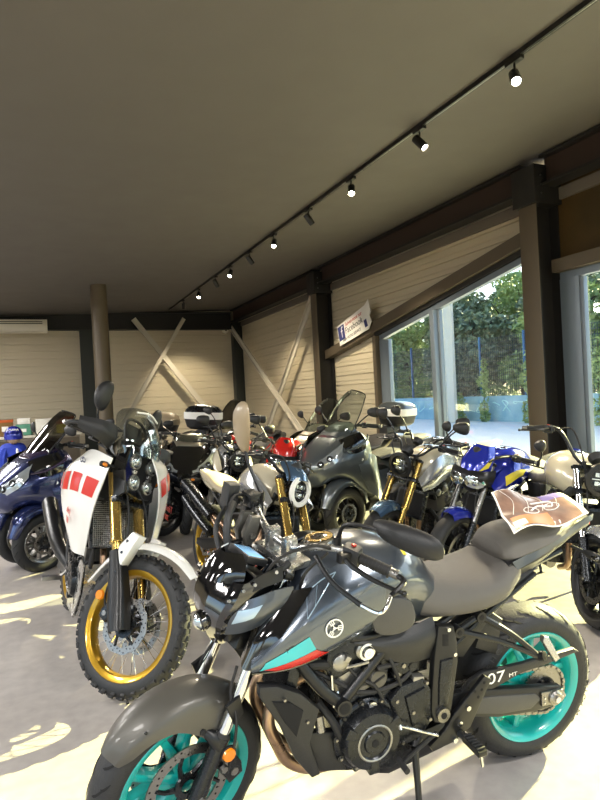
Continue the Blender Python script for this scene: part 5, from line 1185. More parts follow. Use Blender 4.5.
mat('cloth_blue', '2038a0', .8, 0, 0, None, (60, .2)); mat('padding', 'a58a72', .9)

def floor_mat():
    m = mat('floor_concrete', 'a09a92', .3); nt = m.node_tree; L = nt.links.new; b = nt.nodes['Principled BSDF']; tc = nt.nodes.new('ShaderNodeTexCoord')
    n1 = nt.nodes.new('ShaderNodeTexNoise'); n1.inputs['Scale'].default_value = .9; n1.inputs['Detail'].default_value = 8; n1.inputs['Roughness'].default_value = .6
    n2 = nt.nodes.new('ShaderNodeTexNoise'); n2.inputs['Scale'].default_value = 14; n2.inputs['Detail'].default_value = 5
    L(tc.outputs['Object'], n1.inputs['Vector']); L(tc.outputs['Object'], n2.inputs['Vector'])
    r = nt.nodes.new('ShaderNodeValToRGB'); r.color_ramp.elements[0].position = .3; r.color_ramp.elements[1].position = .7
    r.color_ramp.elements[0].color = lin('938e8a'); r.color_ramp.elements[1].color = lin('a6a19c')
    L(n1.outputs['Fac'], r.inputs['Fac']); mx = nt.nodes.new('ShaderNodeMix'); mx.data_type = 'RGBA'; mx.blend_type = 'OVERLAY'; mx.inputs[0].default_value = .25
    L(r.outputs['Color'], mx.inputs[6]); L(n2.outputs['Fac'], mx.inputs[7]); L(mx.outputs[2], b.inputs['Base Color'])
    mr = nt.nodes.new('ShaderNodeMapRange'); mr.inputs['To Min'].default_value = .22; mr.inputs['To Max'].default_value = .42; L(n1.outputs['Fac'], mr.inputs['Value']); L(mr.outputs['Result'], b.inputs['Roughness'])
floor_mat()
def st(name, mb, parent=None, angle=30):
    o = mb.build(name, parent, None, angle)
    if parent is None: o['kind'] = 'structure'
    return o
XW, YB, XL, YR = 5.55, 16.6, -9.0, -6.0
def cz(x, y): return 1.54+2.29+.04*(x+.77)
mb = MB('floor_concrete'); mb.add([(XL, YR, 0), (XW+.1, YR, 0), (XW+.1, YB+.1, 0), (XL, YB+.1, 0), (XL, YR, -.2), (XW+.1, YR, -.2), (XW+.1, YB+.1, -.2), (XL, YB+.1, -.2)], [[0, 1, 2, 3], [7, 6, 5, 4], [0, 4, 5, 1], [1, 5, 6, 2], [2, 6, 7, 3], [3, 7, 4, 0]]); st('floor', mb)
mb = MB('ceiling_paint'); q = [(XL, YR), (XW+.3, YR), (XW+.3, YB+.1), (XL, YB+.1)]; mb.add([(x, y, cz(x, y)) for x, y in q]+[(x, y, cz(x, y)+.2) for x, y in q], [[3, 2, 1, 0], [4, 5, 6, 7], [0, 1, 5, 4], [1, 2, 6, 5], [2, 3, 7, 6], [3, 0, 4, 7]]); st('ceiling', mb)

def clad(poly, T, pitch=.185, th=.05, m='cladding'):
    """ribbed cladding sheet filling polygon (s,z); T maps (s, depth, z) to the world, depth>0 = into the room"""
    zs = [p[1] for p in poly]; z0, z1 = min(zs), max(zs); lv = []; z = math.floor(z0/pitch)*pitch; k = 0
    while z < z1+pitch:
        for dz, d in ((0, 0), (.006, -.022), (.020, -.022), (.026, 0), (.085, 0), (.089, -.009), (.098, -.009), (.102, 0)): lv.append((z+dz, d))
        z += pitch; k += 1
    lv = [(z, d) for z, d in lv if z0 < z < z1]; extra = [(z, 0) for z in set(zs)]; lv = sorted(set(lv+extra))
    def span(z):
        xs = []
        for i in range(len(poly)):
            a, b = poly[i], poly[(i+1) % len(poly)]
            if abs(a[1]-b[1]) < 1e-9:
                if abs(a[1]-z) < 1e-9: xs += [a[0], b[0]]
            elif min(a[1], b[1])-1e-9 <= z <= max(a[1], b[1])+1e-9: xs.append(a[0]+(b[0]-a[0])*(z-a[1])/(b[1]-a[1]))
        return min(xs), max(xs)
    g = [[V((span(z)[0], d, z)), V((span(z)[1], d, z))] for z, d in lv]
    mb = MB(m); mb.grid([[T @ p for p in r] for r in g])
    n = len(poly); back = [T @ V((s, -th, z)) for s, z in poly]; mb.add(back, [list(range(n))])
    fr = [T @ V((s, 0, z)) for s, z in poly]; mb.add(fr+back, [[i, (i+1) % n, (i+1) % n+n, i+n] for i in range(n)])
    return mb
TR = Matrix(((0, -1, 0, XW), (1, 0, 0, 0), (0, 0, 1, 0), (0, 0, 0, 1)))      # right wall: s = y, depth toward -x
TB = Matrix(((1, 0, 0, 0), (0, -1, 0, YB), (0, 0, 1, 0), (0, 0, 0, 1)))      # back wall: s = x, depth toward -y
hz = lambda y: 2.30+(10.86-y)*.175          # sloping header, centre line
# right wall, far bay (solid), middle bay (above header and small infill), camera bay (board above window)
mb = clad([(10.9, 0), (16.6, 0), (16.6, 4.15), (10.9, 4.15)], TR); st('wall_right', mb)
mb = clad([(5.3, hz(5.3)), (10.9, hz(10.9)), (10.9, 4.2), (5.3, 4.25)], TR); st('wall_right_upper', mb)
mb = clad([(8.95, 0), (10.9, 0), (10.9, hz(10.9)), (8.95, hz(8.95))], TR); st('wall_right_infill', mb)
mb = MB('board_brown'); mb.box((XW+.03, 2.3, 3.52), (.06, 5.6, 1.3)); mb.m = 'board_brown'; mb.box((XW+.05, -3.3, 3.52), (.06, 5.6, 1.3)); mb.box((XW+.05, -.55, 1.9), (.05, .4, 3.8)); mb.box((XW+.05, 5.15, 1.9), (.05, .45, 3.8)); st('wall_right_board', mb)
mb = clad([(XL, 0), (1.0, 0), (1.0, 4.0), (XL, 3.8)], TB); mb2 = clad([(1.0, 0), (5.5, 0), (5.6, 4.12), (1.0, 4.0)], TB)
mb.fm = mb.fm; mb.add([p for p in mb2.v], mb2.f); st('wall_back', mb)
# unseen left and rear walls, unglazed gaps put in to admit sky light
mb = MB('cladding')
for y0, y1 in ((-6, -5.2), (-1.4, -.4), (3.4, 4.4), (8.0, 16.6)): mb.box((XL-.1, (y0+y1)/2, 1.9), (.2, y1-y0, 3.8))
mb.box((XL-.1, 5.3, 3.45), (.2, 22.6, .7)); st('wall_left', mb)
mb = MB('cladding'); mb.box((-1.7, YR-.1, 3.55), (14.6, .2, .6))
for x in (-8.8, -4.0, .9, 5.4): mb.box((x, YR-.1, 1.9), (.4, .2, 3.8))
st('wall_rear', mb)
# beams and posts (steel I-sections)
def isec(mb, a, b, w, h, up, web='steel_beam', fl=None, t=.018):
    a, b = V(a), V(b); d = (b-a).normalized(); up = V(up); up = (up-d*up.dot(d)).normalized(); s = d.cross(up)
    def bar(u0, u1, s0, s1, m):
        mb.m = m; mb.rings([[p+up*u0+s*s0, p+up*u1+s*s0, p+up*u1+s*s1, p+up*u0+s*s1] for p in (a, b)])
    bar(h/2-t, h/2, -w/2, w/2, fl or web); bar(-h/2, -h/2+t, -w/2, w/2, fl or web); bar(-h/2+t, h/2-t, -t/2, t/2, web)
for i, (y, m) in enumerate(((5.13, 'post_brown'), (10.82, 'post_brown'), (-.55, 'post_brown'))):
    mb = MB(m); isec(mb, (XW-.18, y, 0), (XW-.18, y, 3.62), .26, .33, (-1, 0, 0), 'steel_beam', 'steel_beam')
    mb.m = m; mb.box((XW-.18-.167, y, 1.8), (.006, .262, 3.6))
    mb.m = 'steel_beam'; mb.box((XW-.20, y, 3.74), (.40, .34, .42)); mb.m = 'steel'
    for dz in (3.62, 3.72, 3.82):
        for dy in (-.19, .19): mb.cyl((XW-.33, y+dy, dz), (XW-.33, y+dy*1.05, dz), .012, n=6)
    o = st('column_window_wall', mb)
mb = MB('post_dark'); mb.box((XW-.14, YB-.14, 1.85), (.26, .26, 3.7)); st('column_corner', mb)
mb = MB('post_dark'); isec(mb, (1.32, YB-.14, 0), (1.32, YB-.14, 3.5), .30, .26, (0, -1, 0), 'post_dark', 'post_dark'); st('column_back_wall', mb)
for y0, y1 in ((-6, -.7), (-.4, 4.98), (5.28, 10.67), (10.97, 16.45)):
    mb = MB('steel_beam'); za, zb = cz(XW, y0)-.20, cz(XW, y1)-.20; isec(mb, (XW-.2, y0, za), (XW-.2, y1, zb), .20, .34, (0, 0, 1), 'beam_red', 'steel_beam', .03); st('beam_eaves', mb)
    mb = MB('trim_grey'); mb.rings([[(XW-.04, y, z-.17), (XW-.04, y, z-.30), (XW+.01, y, z-.30), (XW+.01, y, z-.17)] for y, z in ((y0, za), (y1, zb))]); st('trim_eaves', mb)
mb = MB('steel_beam'); isec(mb, (XL, YB-.16, 3.74), (XW-.3, YB-.16, 3.74), .24, .48, (0, 0, 1), 'steel_beam', 'steel_beam', .03); st('beam_back', mb)
# sloping window header and window framing
mb = MB('header_brown'); mb.rings([[(XW-.16, y, hz(y)-.085), (XW-.16, y, hz(y)+.085), (XW+.02, y, hz(y)+.085), (XW+.02, y, hz(y)-.085)] for y in (5.27, 11.1)])
mb.m = 'steel_beam'; mb.rings([[(XW-.10, y, hz(y)-.15), (XW-.10, y, hz(y)-.085), (XW+.03, y, hz(y)-.085), (XW+.03, y, hz(y)-.15)] for y in (5.27, 8.98)]); st('beam_window_header', mb)
mb = MB('header_brown'); mb.rings([[(XW-.16, y, 2.76), (XW-.16, y, 2.90), (XW+.02, y, 2.90), (XW+.02, y, 2.76)] for y in (-.4, 5.0)]); st('beam_window_lintel', mb)
mb = MB('post_brown'); mb.box((XW-.07, 8.93, 1.24), (.16, .10, 2.48)); st('trim_jamb', mb)
def window(n, y0, y1, top, mull):
    mb = MB('alu_frame'); X = XW-.02
    mb.box((X, y1-.13, top(y1)/2-.05), (.10, .26, top(y1)-.1)); mb.box((X-.03, y1-.30, top(y1)/2-.06), (.06, .05, top(y1)-.12)); mb.box((X, y0+.05, top(y0)/2-.05), (.10, .10, top(y0)-.1))
    mb.box((X, (y0+y1)/2, .05), (.10, y1-y0, .10))
    mb.rings([[(X-.04, y, top(y)-.10), (X-.04, y, top(y)-.02), (X+.04, y, top(y)-.02), (X+.04, y, top(y)-.10)] for y in (y0, y1)])
    for y in mull: mb.box((X-.03, y, top(y)/2-.05), (.16, .10, top(y)-.1)); mb.box((X, y, top(y)/2-.05), (.06, .17, top(y)-.1))
    f = st('window_%d' % n, mb)
    ys = [y0+.1]+sorted(mull)+[y1-.3]
    for a, b in zip(ys, ys[1:]):
        g = MB('pane_glass'); g.add([(X+.01, a, .09), (X+.01, b, .09), (X+.01, b, top(b)-.09), (X+.01, a, top(a)-.09)], [[0, 1, 2, 3]]); g.build('pane', f)
window(1, 5.28, 8.90, lambda y: hz(y)-.14, [7.30]); window(2, -.42, 4.98, lambda y: 2.78, [3.2, 1.4]); window(3, -5.9, -.7, lambda y: 2.78, [-3.2])
# bracing
def brace(a, b, w=.11, m='brace_paint'):
    mb = MB(m); a, b = V(a), V(b); d = (b-a).normalized(); n = V((0, -1, 0)) if abs(d.y) < .1 else V((-1, 0, 0)); s = d.cross(n)
    mb.rings([[p+s*w/2, p-s*w/2, p-s*w/2+n*.02, p+s*w/2+n*.02] for p in (a, b)]); mb.rings([[p+s*w/2, p+s*(w/2-.012), p+s*(w/2-.012)+n*.07, p+s*w/2+n*.07] for p in (a, b)])
    return mb
st('trim_brace_back', brace((2.50, YB-.42, 3.76), (5.25, YB-.42, .05), .14)); st('trim_brace_back', brace((3.82, YB-.52, 3.76), (1.45, YB-.52, .05), .10))
st('trim_brace_side', brace((XW-.30, 16.35, 3.55), (XW-.30, 10.72, .10), .12)); st('trim_brace_side', brace((XW-.22, 11.05, 3.55), (XW-.22, 14.75, .05), .12))
mb = MB('column_taupe'); mb.cyl((1.28, 12.45, 0), (1.28, 12.45, 3.98), .158, n=40); st('column_round', mb)
# ceiling-suspended air conditioner, wall sensor
A_ = empty('ceiling_mounted_air_conditioner', (-.25, 16.12, 3.56), (0, 0, 0), 'white air conditioning unit with slatted outlet high on the back wall', 'air conditioner')
mb = MB('ac_white'); prof = [(-.16, .15), (.16, .15), (.16, -.06), (.10, -.16), (-.14, -.17), (-.19, -.08), (-.19, .10)]
mb.rings([[(x, -p[0]*-1, p[1]) for p in prof] for x in (-.62, .62)]); mb.build('casing', A_)
for z in (.09, .045):
    mb = MB('groove'); mb.box((-.02, -.190, z), (1.12, .01, .018)); mb.build('air_slot', A_)
mb = MB('card_yellow'); mb.m = 'ac_white'; mb.box((-.02, -.16, -.12), (1.14, .012, .10), (R(-30), 0, 0)); mb.build('louvre', A_)
mb = MB('ac_white'); mb.box((.635, 0, 0), (.03, .34, .30), bev=.01); mb.build('end_cap', A_)
mb = MB('ac_white'); mb.lathe([(.0001, .07), (.06, .06), (.09, .03), (.095, 0)], (5.12, YB-.01, 3.50), (0, -1, 0), 24); mb.m = 'groove'; mb.lathe([(.03, .071), (.0001, .075)], (5.12, YB-.01, 3.50), (0, -1, 0), 16)
tag(mb.build('wall_sensor'), 'small round white sensor high on the back wall near the corner', 'sensor')
# track lighting
XT = 3.41; tz = lambda y: cz(XT, y)
mb = MB('lamp_black'); mb.rings([[(XT-.02, y, tz(y)-.04), (XT+.02, y, tz(y)-.04), (XT+.02, y, tz(y)+.002), (XT-.02, y, tz(y)+.002)] for y in (1.0, 15.9)]); mb.m = 'steel'
mb.rings([[(XT-.004, y, tz(y)-.042), (XT+.004, y, tz(y)-.042), (XT+.004, y, tz(y)-.039), (XT-.004, y, tz(y)-.039)] for y in (1.0, 15.9)])
tag(mb.build('ceiling_track'), 'long black lighting track running along the ceiling', 'lighting track')
mat('lamp_glow', 'fff0cf', .4, emit=45.)
spots = [(3.42, -.55, -.75, 1, 'nearest the camera'), (4.63, .35, -.75, 1, 'second from the window end, aimed downwards with its lit lens showing'), (5.95, -.45, -.75, 1, 'glowing, above the sloping window header'), (7.10, .8, .1, 0, 'turned away, fourth dark one from the far end'),
         (8.35, -.45, -.75, 1, 'glowing, right of the small dark one'), (9.45, .8, .2, 0, 'turned away toward the braced wall'), (10.55, -.5, -.7, 1, 'glowing, above the far corner'), (11.5, .7, .5, 0, 'turned away, beside the far corner'), (12.85, -.3, -.8, 1, 'lit, in front of the back wall'), (14.3, .2, .8, 0, 'last of the track, turned to the back wall')]
for i, (y, dx, dy, lit, w) in enumerate(spots):
    z = tz(y)-.04; e = empty('track_spotlight', (XT, y, z), (0, 0, 0), 'black track spotlight '+w, 'spotlight', 'spotlights on the ceiling track')
    mb = MB('lamp_black'); mb.box((0, 0, -.01), (.045, .16, .035), bev=.005); mb.build('adapter', e)
    mb = MB('lamp_black'); mb.cyl((0, 0, -.02), (0, 0, -.10), .008, n=10); mb.tube([(.035, 0, -.10), (0, 0, -.085), (-.035, 0, -.10)], .006, 6, 2); mb.build('bracket', e)
    d = V((dx, dy, -1.0)).normalized(); c = V((0, 0, -.13)); mb = MB('lamp_black'); mb.lathe([(.0001, -.075), (.036, -.075), (.04, -.065), (.04, .075), (.034, .08), (.033, .06)], c, d, 24); h = mb.build('lamp_head', e)
    mb = MB('lamp_glow'); mb.lathe([(.0001, .064), (.033, .064)], c, d, 20); mb.build('lamp_lens', h)
    L = bpy.data.lights.new('spot', 'SPOT'); L.energy = 210; L.color = (1, .86, .62); L.spot_size = R(62); L.spot_blend = .7; L.shadow_soft_size = .04
    o = bpy.data.objects.new('spot_light', L); col.objects.link(o); o.parent = e; o.location = c+d*.10; o.rotation_euler = d.to_track_quat('-Z', 'Y').to_euler()
# sign on the header
S_ = empty('facebook_sign', (XW-.20, 9.48, 2.725), (0, 0, 0), 'white cut-out sign with a blue square logo leaning above the sloping header', 'sign')
sl = math.atan(.175*1.25); T = Matrix(((0, 0, -1, 0), (-math.cos(sl), math.sin(sl)*1, 0, 0), (math.sin(sl), math.cos(sl), 0, 0), (0, 0, 0, 1)))
def sb(poly, z0, z1, m, nm, parent=S_):
    mb = MB(m); a = sum(poly[i][0]*poly[(i+1) % len(poly)][1]-poly[(i+1) % len(poly)][0]*poly[i][1] for i in range(len(poly)))
    mb.rings([[T @ V((x, y, z)) for x, y in poly] for z in (z0, z1)]); return mb.build(nm, parent)
bd = sb([(-.62, -.18), (.48, -.22), (.60, -.12), (.56, .0), (.62, .05), (.60, .28), (.52, .24), (.46, .22), (-.62, .20)], 0, .012, 'paper', 'board')
sb([(-.60, -.10), (-.36, -.10), (-.36, .17), (-.60, .17)], .012, .016, 'fb_blue', 'logo_square', bd)
sb([(.38, -.16), (.47, -.16), (.45, -.02), (.36, -.03)], .012, .016, 'fb_blue', 'thumb_cuff', bd)
TT = lambda x, y, z=.017: T @ Matrix.Translation((x, y, z))
text('logo_letter', 'f', .30, TT(-.46, .03), 'paper', bd); text('sign_text', 'Suivez-nous sur', .10, TT(.02, .13), 'red_paint', bd); text('sign_text', 'Facebook', .17, TT(.0, .01), 'ink', bd); text('sign_text', 'YAM MOTO SERVICE', .075, TT(-.12, -.13), 'ink', bd)

# unseen fill panels added under the ceiling to brighten the room
mat('fill_panel_glow', 'fff6e8', .4, emit=6.)
for i, (x, y) in enumerate([(-2.2, -3.6), (-2.2, .0), (2.6, -3.6), (2.4, -.6), (-5.5, -3.6), (-5.5, .5), (-5.8, 4.5), (-3.3, 4.2), (-4.2, 8.5), (-4.2, 12.5), (-2.6, 8.0), (-2.9, 12.0)]):
    z = cz(x, y)-.11; e = empty('fill_panel_light', (x, y, z), (0, 0, 0), 'long white fill panel added under the ceiling, out of view', 'fill light', 'fill panels added in the left and front of the showroom')
    mb = MB('ac_white'); mb.box((0, 0, .02), (1.25, .65, .05)); h = mb.build('housing', e); mb = MB('fill_panel_glow'); mb.add([(-.6, -.3, -.008), (.6, -.3, -.008), (.6, .3, -.008), (-.6, .3, -.008)], [[0, 1, 2, 3]]); mb.build('diffuser', h)
    L = bpy.data.lights.new('panel', 'AREA'); L.shape = 'RECTANGLE'; L.size = 1.2; L.size_y = .6; L.energy = 78; L.color = (1, .97, .94); o = bpy.data.objects.new('fill_panel_lamp', L); col.objects.link(o); o.parent = e; o.location = (0, 0, -.02)
# ------------------------------------------------------------------ leaflet on the seat, goods along the back wall
mat('print_brown', '6b5046', .3, 0, .4, None, None, .5, None, 'a07f6c', 9); mat('print_violet', '7a6aa8', .35); mat('print_orange', 'd58a55', .35)
def leaflet():
    root = empty('leaflet', (1.800, 1.969, 0), (-.108, 0, 3.0875), 'printed leaflet with a motorcycle picture lying on the rear seat of the front motorcycle', 'leaflet')
    def P(u, v):      # u across the seat (-1..1), v along
        x = .15-.42*v+.04*u; y = .14*u+.02; return V((x+.02*u, y-.06*v+.02, 1.035+.012*abs(u)**2*math.sin(v*7)-.018*abs(u)**3+.055*max(0, u*-1)*(1-v)*1.3+.006*math.sin(v*9)))
    def sheet(m, nm, u0, u1, v0, v1, off, parent=None):
        mb = MB(m); g = [[P(u0+(u1-u0)*i/10, v0+(v1-v0)*j/12)+V((0, 0, off)) for j in range(13)] for i in range(11)]
        if parent is None: mb.surf(g, .003, 1, 1)
        else: mb.grid(g)
        return mb.build(nm, root if parent is None else parent)
    s = sheet('paper', 'sheet', -1, 1, 0, 1, 0); sheet('print_brown', 'printed_panel', -.97, .97, .02, .93, .0022, s); sheet('print_violet', 'violet_band', -.9, -.3, .62, .92, .003, s); sheet('print_orange', 'orange_band', .35, .95, .05, .55, .003, s); sheet('paper', 'title_box', .62, .9, .04, .2, .0036, s)
    mb = MB('paper')
    for k, (cu, cv) in enumerate(((.1, .38), (.1, .66))):
        mb.tube([P(cu+.22*math.cos(a*.5236), cv+.10*math.sin(a*.5236))+V((0, 0, .004)) for a in range(13)], .0022, 5, 1)
    mb.tube([P(.1, .38)+V((0, 0, .004)), P(-.12, .5)+V((0, 0, .004)), P(.1, .66)+V((0, 0, .004)), P(-.2, .68)+V((0, 0, .004)), P(-.25, .42)+V((0, 0, .004))], .004, 5, 3)
    for k in range(4): mb.tube([P(-.9, .1+.2*k)+V((0, 0, .004)), P(-.4, .2+.2*k)+V((0, 0, .004)), P(.2, .12+.2*k)+V((0, 0, .004))], .0013, 4, 4)
    mb.build('picture_lines', s)
leaflet()
# low counter and goods
C_ = empty('display_counter', (-1.2, 14.6, 0), (0, 0, 0), 'long low counter with a pale top before the back wall', 'counter')
mb = MB('counter_body'); mb.box((0, 0, .46), (4.2, .6, .92), bev=.01); mb.build('cabinet', C_); mb = MB('counter_top'); mb.box((0, 0, .94), (4.3, .7, .05), bev=.01); mb.build('worktop', C_)
mb = MB('counter_body')
for x in (-1.4, 0, 1.4): mb = MB('header_brown'); mb.box((x, -.305, .45), (1.36, .02, .84)); mb.build('door', C_)
def carton(x, y, z, w, d, h, m, lab, lidm=None):
    e = empty('carton', (x, y, z), (0, 0, random.uniform(-.15, .15)), lab, 'box', 'cartons and goods on the counter')
    mb = MB(m); mb.box((0, 0, h/2), (w, d, h), bev=.006); b = mb.build('box_body', e); mb = MB(lidm or m); mb.box((0, 0, h-.03), (w*1.03, d*1.03, .06), bev=.006); mb.build('box_lid', e)
    mb = MB('paper'); mb.box((0, -d/2-.002, h*.45), (w*.4, .004, h*.3), bev=.001); mb.build('box_label', b)
T0 = .97
carton(.62, 14.55, T0, .36, .3, .20, 'card_yellow', 'yellow carton at the right end of the counter'); carton(.62, 14.55, T0+.205, .38, .3, .15, 'card_orange', 'orange carton stacked on the yellow one')
carton(.18, 14.6, T0, .34, .3, .34, 'card_white', 'tall white carton left of the yellow one'); carton(-.22, 14.6, T0, .30, .3, .24, 'card_green', 'green carton beside the tall white one'); carton(-.60, 14.6, T0, .32, .3, .36, 'card_brown', 'brown carton at the left edge of the view', 'card_orange')
carton(-.22, 14.6, T0+.245, .26, .25, .13, 'card_white', 'small white carton stacked on the green one', 'card_white'); carton(-.98, 14.6, T0, .30, .3, .30, 'card_white', 'white carton next to the brown one')
# open-face helmet on a blue padded backpack
S = .115
H = empty('open_face_helmet', (-.31, 10.2, 1.04), (0, 0, R(-100)), 'blue open face helmet with white lettering sitting on a blue bag', 'helmet')
mb = MB('cloth_blue'); mb.m = 'blue_paint'
g = []
for i in range(9):
    th = R(-20+110*i/8); r = []
    for j in range(25):
        ph = 2*PI*j/24; op = math.cos(ph) > .35 and th < R(38)
        k = .78 if op else 1.
        r.append(V((.15*math.cos(th)*math.cos(ph)*k, .13*math.cos(th)*math.sin(ph), .15*math.sin(th)+.10)))
    g.append(r)
mb.surf(g, .012, 1, 1); sh = mb.build('helmet_shell', H); mb = MB('padding'); mb.sphere((0, 0, .09), .115, (1, .95, 1), 10); mb.build('lining', H)
mb = MB('blue_paint'); mb.surf([[V((.12*math.cos(a), .12*math.sin(a), .17)) for a in (-.9, -.4, 0, .4, .9)], [V((.19*math.cos(a*.8), .17*math.sin(a*.8), .165)) for a in (-.9, -.4, 0, .4, .9)]], .006); mb.build('peak', H)
text('helmet_lettering', 'YAMAHA', .05, frame((.125, 0, .195), (0, 1, 0), (-.35, 0, 1)), 'paper', sh)
K = empty('backpack', (-.33, 10.25, -.17), (0, 0, R(-100)), 'blue padded bag standing under the blue helmet', 'bag')
mb = MB('cloth_blue'); mb.body([(-.12, [(0, 1.18), (.12, 1.16), (.17, 1.05), (.19, .85), (.16, .72), (0, .70)]), (.0, [(0, 1.20), (.15, 1.18), (.21, 1.05), (.22, .82), (.18, .70), (0, .69)]), (.12, [(0, 1.14), (.12, 1.12), (.17, 1.0), (.18, .85), (.15, .72), (0, .70)])], 4, 3); mb.build('bag_body', K)
mb = MB('cloth_blue'); mb.tube([(.10, -.08, 1.12), (.17, -.10, .95), (.12, -.10, .78)], .02, 8); mb.build('strap', K)
mb = MB('paper'); mb.tube([(.10, .08, 1.12), (.17, .10, .95), (.12, .10, .78)], .02, 8); mb.build('strap', K)
Q = empty('stool', (-.33, 10.25, 0), (0, 0, 0), 'dark round stool carrying the blue bag and helmet', 'stool')
mb = MB('satin_black'); mb.cyl((0, 0, .46), (0, 0, .515), .20, n=28); mb.build('seat', Q)
for k in range(4): a = PI/4+PI/2*k; mb = MB('steel'); mb.cyl((.13*math.cos(a), .13*math.sin(a), .47), (.2*math.cos(a), .2*math.sin(a), 0), .012, n=10); mb.build('leg', Q)
# ------------------------------------------------------------------ outside
mb = MB('gravel_white'); N = 16
mb.grid([[V((XW+.1+(60*i/N), -30+110*j/N, -.05-.0*i+.04*math.sin(i*2.1+j))) for j in range(N+1)] for i in range(N+1)]); o = mb.build('ground_outside'); o['kind'] = 'structure'
mb = MB('block_wall'); mb.box((18.1, 22, .50), (.25, 60, 1.1)); st('wall_outside_low', mb)
mb = MB('graffiti'); random.seed(3)
for k in range(26):
    y = 14+k*.75+random.uniform(-.2, .2); pts = [(17.965, y+random.uniform(-.3, .3)+.12*i, .35+random.uniform(0, .5)) for i in range(4)]; mb.tube(pts, .022, 5, 4)
o = mb.build('trim_graffiti'); o['kind'] = 'structure'
Fn = empty('mesh_fence', (18.1, 10, 1.07), (0, 0, 0), 'dark blue wire mesh fence standing on the low outside wall', 'fence')
mb = MB('fence_wire')
y = 0
while y < 32: mb.box((0, y, 1.25), (.012, .012, 2.45), bev=.001); y += .12
for k in range(13): mb.box((0, 16, .06+.2*k), (.014, 32, .014), bev=.001)
mb.build('wire_panel', Fn)
for k in range(13): mb = MB('fence_post'); mb.box((.03, k*2.62+.55, 1.30), (.08, .08, 2.6), bev=.005); mb.build('fence_post', Fn)
def leaves(name, m, blobs, n, size, parent=None, seed=1):
    rnd = random.Random(seed); mb = MB(m); vs = []; fs = []
    tot = sum(b[3]*b[4]*b[5] for b in blobs)
    for (x, y, z, a, b, c) in blobs:
        for k in range(int(n*a*b*c/tot)):
            u = V((rnd.gauss(0, 1), rnd.gauss(0, 1), rnd.gauss(0, 1))).normalized()*(rnd.uniform(.45, 1)**.5); p = V((x+u.x*a, y+u.y*b, z+u.z*c))
            d = V((rnd.gauss(0, 1), rnd.gauss(0, 1), rnd.gauss(0, 1))).normalized(); e = d.orthogonal().normalized(); e.rotate(Matrix.Rotation(rnd.uniform(0, 6), 3, d)); f = d.cross(e); s = size*rnd.uniform(.5, 1.4)
            o = len(vs); vs += [p-e*s, p+f*s*.45, p+e*s, p-f*s*.45]; fs.append([o, o+1, o+2, o+3])
    mb.add(vs, fs); me = mb.build(name, parent); return me
random.seed(5)
o = leaves('treeline', 'leaf_dark_hazed', [(31+random.uniform(-1, 2), -2+3.2*k, random.uniform(2.2, 3.4)+z, 1.8, 2.6, 2.0) for k in range(17) for z in (0, 3.4)], 34000, .26, None, 77); tag(o, 'dense green treeline far behind the fence', 'trees', None, 'stuff')
kinds = [('tall dark tree beyond the fence beside the white pylon', 0), ('broad grey-green tree beyond the fence', 0), ('pale green tree beyond the fence', 1)]
for i, (x, y, h, k) in enumerate(((21.5, 31.5, 6.0, 1), (22.5, 28.0, 7.4, 0), (21.2, 25.0, 6.2, 0), (24.5, 22.0, 8.3, 0), (21.4, 19.2, 6.4, 1), (24.0, 16.0, 7.6, 0), (21.5, 13.2, 6.6, 0), (25.5, 26.0, 8.6, 1), (20.2, 35.0, 5.4, 1))):
    lab = ['tree at the far left of the window view, pale and bushy', 'dark tree behind the white pylon', 'dark tree right of the white pylon beyond the fence', 'tallest dark tree in the middle of the view', 'pale green tree beyond the fence near the steel column',
           'dark tree beside the steel column, beyond the fence', 'dark tree seen through the window nearest the camera', 'tall pale tree rising behind the others', 'low pale shrub-like tree at the narrow window'][i]
    T_ = empty('tree', (x, y, 0), (0, 0, 0), lab, 'tree', 'trees beyond the fence')
    mb = MB('bark'); mb.tube([(0, 0, -.1), (.1, .1, h*.35), (-.1, .2, h*.6), (.2, 0, h*.85)], [.2, .16, .11, .04], 10); 
    for q in range(5): a = q*1.3; mb.tube([(0, .1, h*(.3+.08*q)), (1.0*math.cos(a), 1.0*math.sin(a), h*(.45+.08*q)), (1.6*math.cos(a), 1.6*math.sin(a), h*(.6+.06*q))], [.07, .05, .02], 6)
    mb.build('trunk', T_)
    bl = [(random.uniform(-1.2, 1.2), random.uniform(-1.5, 1.5), h*random.uniform(.22, .85), random.uniform(.8, 1.5), random.uniform(.9, 1.6), random.uniform(.6, 1.1)) for _ in range(17)]
    leaves('foliage', 'leaf_light' if k else 'leaf_dark_hazed', bl, 9000, .16, T_, i+10)
for i, (y, h, w) in enumerate(((20.2, 2.6, .30), (17.7, 2.7, .36), (21.9, 1.2, .6), (14.5, 2.9, .4))):
    T_ = empty('climbing_plant', (17.55, y, 0), (0, 0, 0), ['slim climbing plant on the fence in the middle of the view', 'leafy climbing plant on the fence left of the steel column', 'low grey bush at the foot of the white pylon', 'climbing plant seen through the window right of the steel column'][i], 'plant', 'plants against the low outside wall')
    mb = MB('bark'); mb.tube([(0, 0, 0), (.03, .05, h*.5), (0, -.03, h)], .015, 5); mb.build('stem', T_)
    leaves('foliage', 'leaf_light', [(0, .08*math.sin(q*2), h*(q+.5)/7, .18, w*(.6+.4*math.sin(q*1.7+1)), h/9) for q in range(7)], 900, .07, T_, 40+i)
P_ = empty('concrete_pylon', (16.6, 21.25, 0), (0, 0, 0), 'white concrete utility pylon with rungs beside the fence', 'pylon')
mb = MB('concrete_pole')
for s in (-.26, .26): mb.plate([(-.08, 0), (.08, 0), (.05, 7), (-.05, 7)], -.05, .05, .005, T=Matrix.Translation((0, s, 0)) @ Matrix.Rotation(-s*.05, 4, 'X'))
mb.plate([(-.03, 0), (.03, 0), (.02, 7), (-.02, 7)], -.22, .22, .004); mb.build('mast', P_)
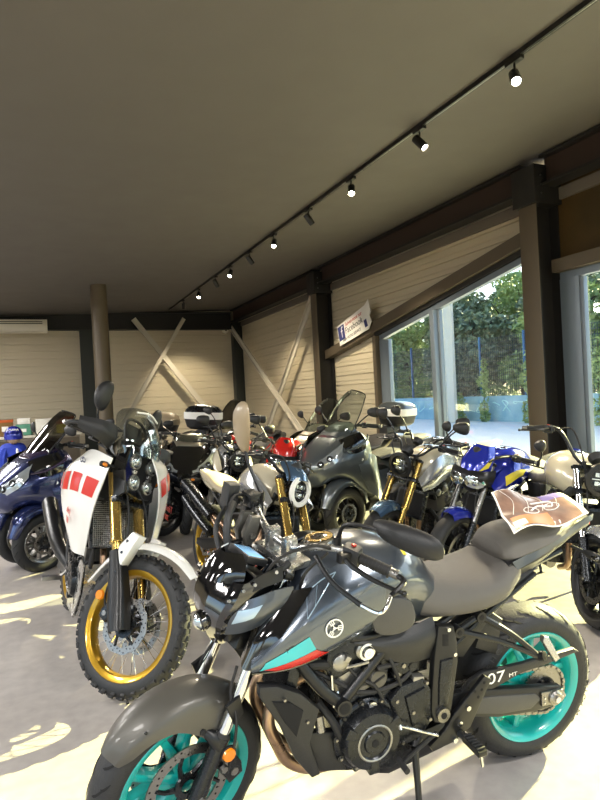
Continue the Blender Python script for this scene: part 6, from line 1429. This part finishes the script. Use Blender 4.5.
for k in range(14): mb = MB('concrete_pole'); mb.box((0, 0, .4+.48*k), (.10, .50, .14), bev=.004); mb.build('rung', P_)
# ------------------------------------------------------------------ sky, sun, camera
w = bpy.data.worlds.new('sky'); sc.world = w; w.use_nodes = True; nt = w.node_tree; bg = nt.nodes['Background']; sk = nt.nodes.new('ShaderNodeTexSky'); sk.sky_type = 'NISHITA'; sk.sun_disc = False
SUN = V((.97, .25, 0)).normalized(); EL = R(24)
sk.sun_elevation = R(35); sk.sun_rotation = math.atan2(SUN.x, SUN.y); sk.air_density = 1.; sk.dust_density = 2.; nt.links.new(sk.outputs['Color'], bg.inputs['Color']); bg.inputs['Strength'].default_value = .30
L = bpy.data.lights.new('sun', 'SUN'); L.energy = 25; L.color = (1., .80, .36); L.angle = R(.55); o = bpy.data.objects.new('sun', L); col.objects.link(o)
o.rotation_euler = V((SUN.x*math.cos(EL), SUN.y*math.cos(EL), math.sin(EL))).to_track_quat('Z', 'Y').to_euler()
cam = bpy.data.cameras.new('camera'); co = bpy.data.objects.new('camera', cam); col.objects.link(co); sc.camera = co
cam.sensor_fit = 'HORIZONTAL'; cam.sensor_width = 36; cam.lens = 36; cam.clip_end = 300; cam.clip_start = .05
y_, p_, r_ = R(23.9), R(-.5), R(3.0)
F = V((math.sin(y_)*math.cos(p_), math.cos(y_)*math.cos(p_), math.sin(p_))); R0 = V((math.cos(y_), -math.sin(y_), 0)); U0 = R0.cross(F)
Rr_ = R0*math.cos(r_)-U0*math.sin(r_); Ur = U0*math.cos(r_)+R0*math.sin(r_)
co.matrix_world = Matrix.Translation((0, 0, 1.54)) @ Matrix((Rr_, Ur, -F)).transposed().to_4x4()
sc.view_settings.view_transform = 'Standard'; sc.view_settings.look = 'None'; sc.view_settings.gamma = 1; sc.view_settings.use_curve_mapping = False
sc.view_settings.exposure = 0.85
sc.cycles.use_denoising = True; sc.cycles.max_bounces = 8; sc.cycles.diffuse_bounces = 4; sc.cycles.glossy_bounces = 4; sc.cycles.transparent_max_bounces = 16; sc.cycles.sample_clamp_indirect = 6; sc.cycles.caustics_reflective = False; sc.cycles.caustics_refractive = False
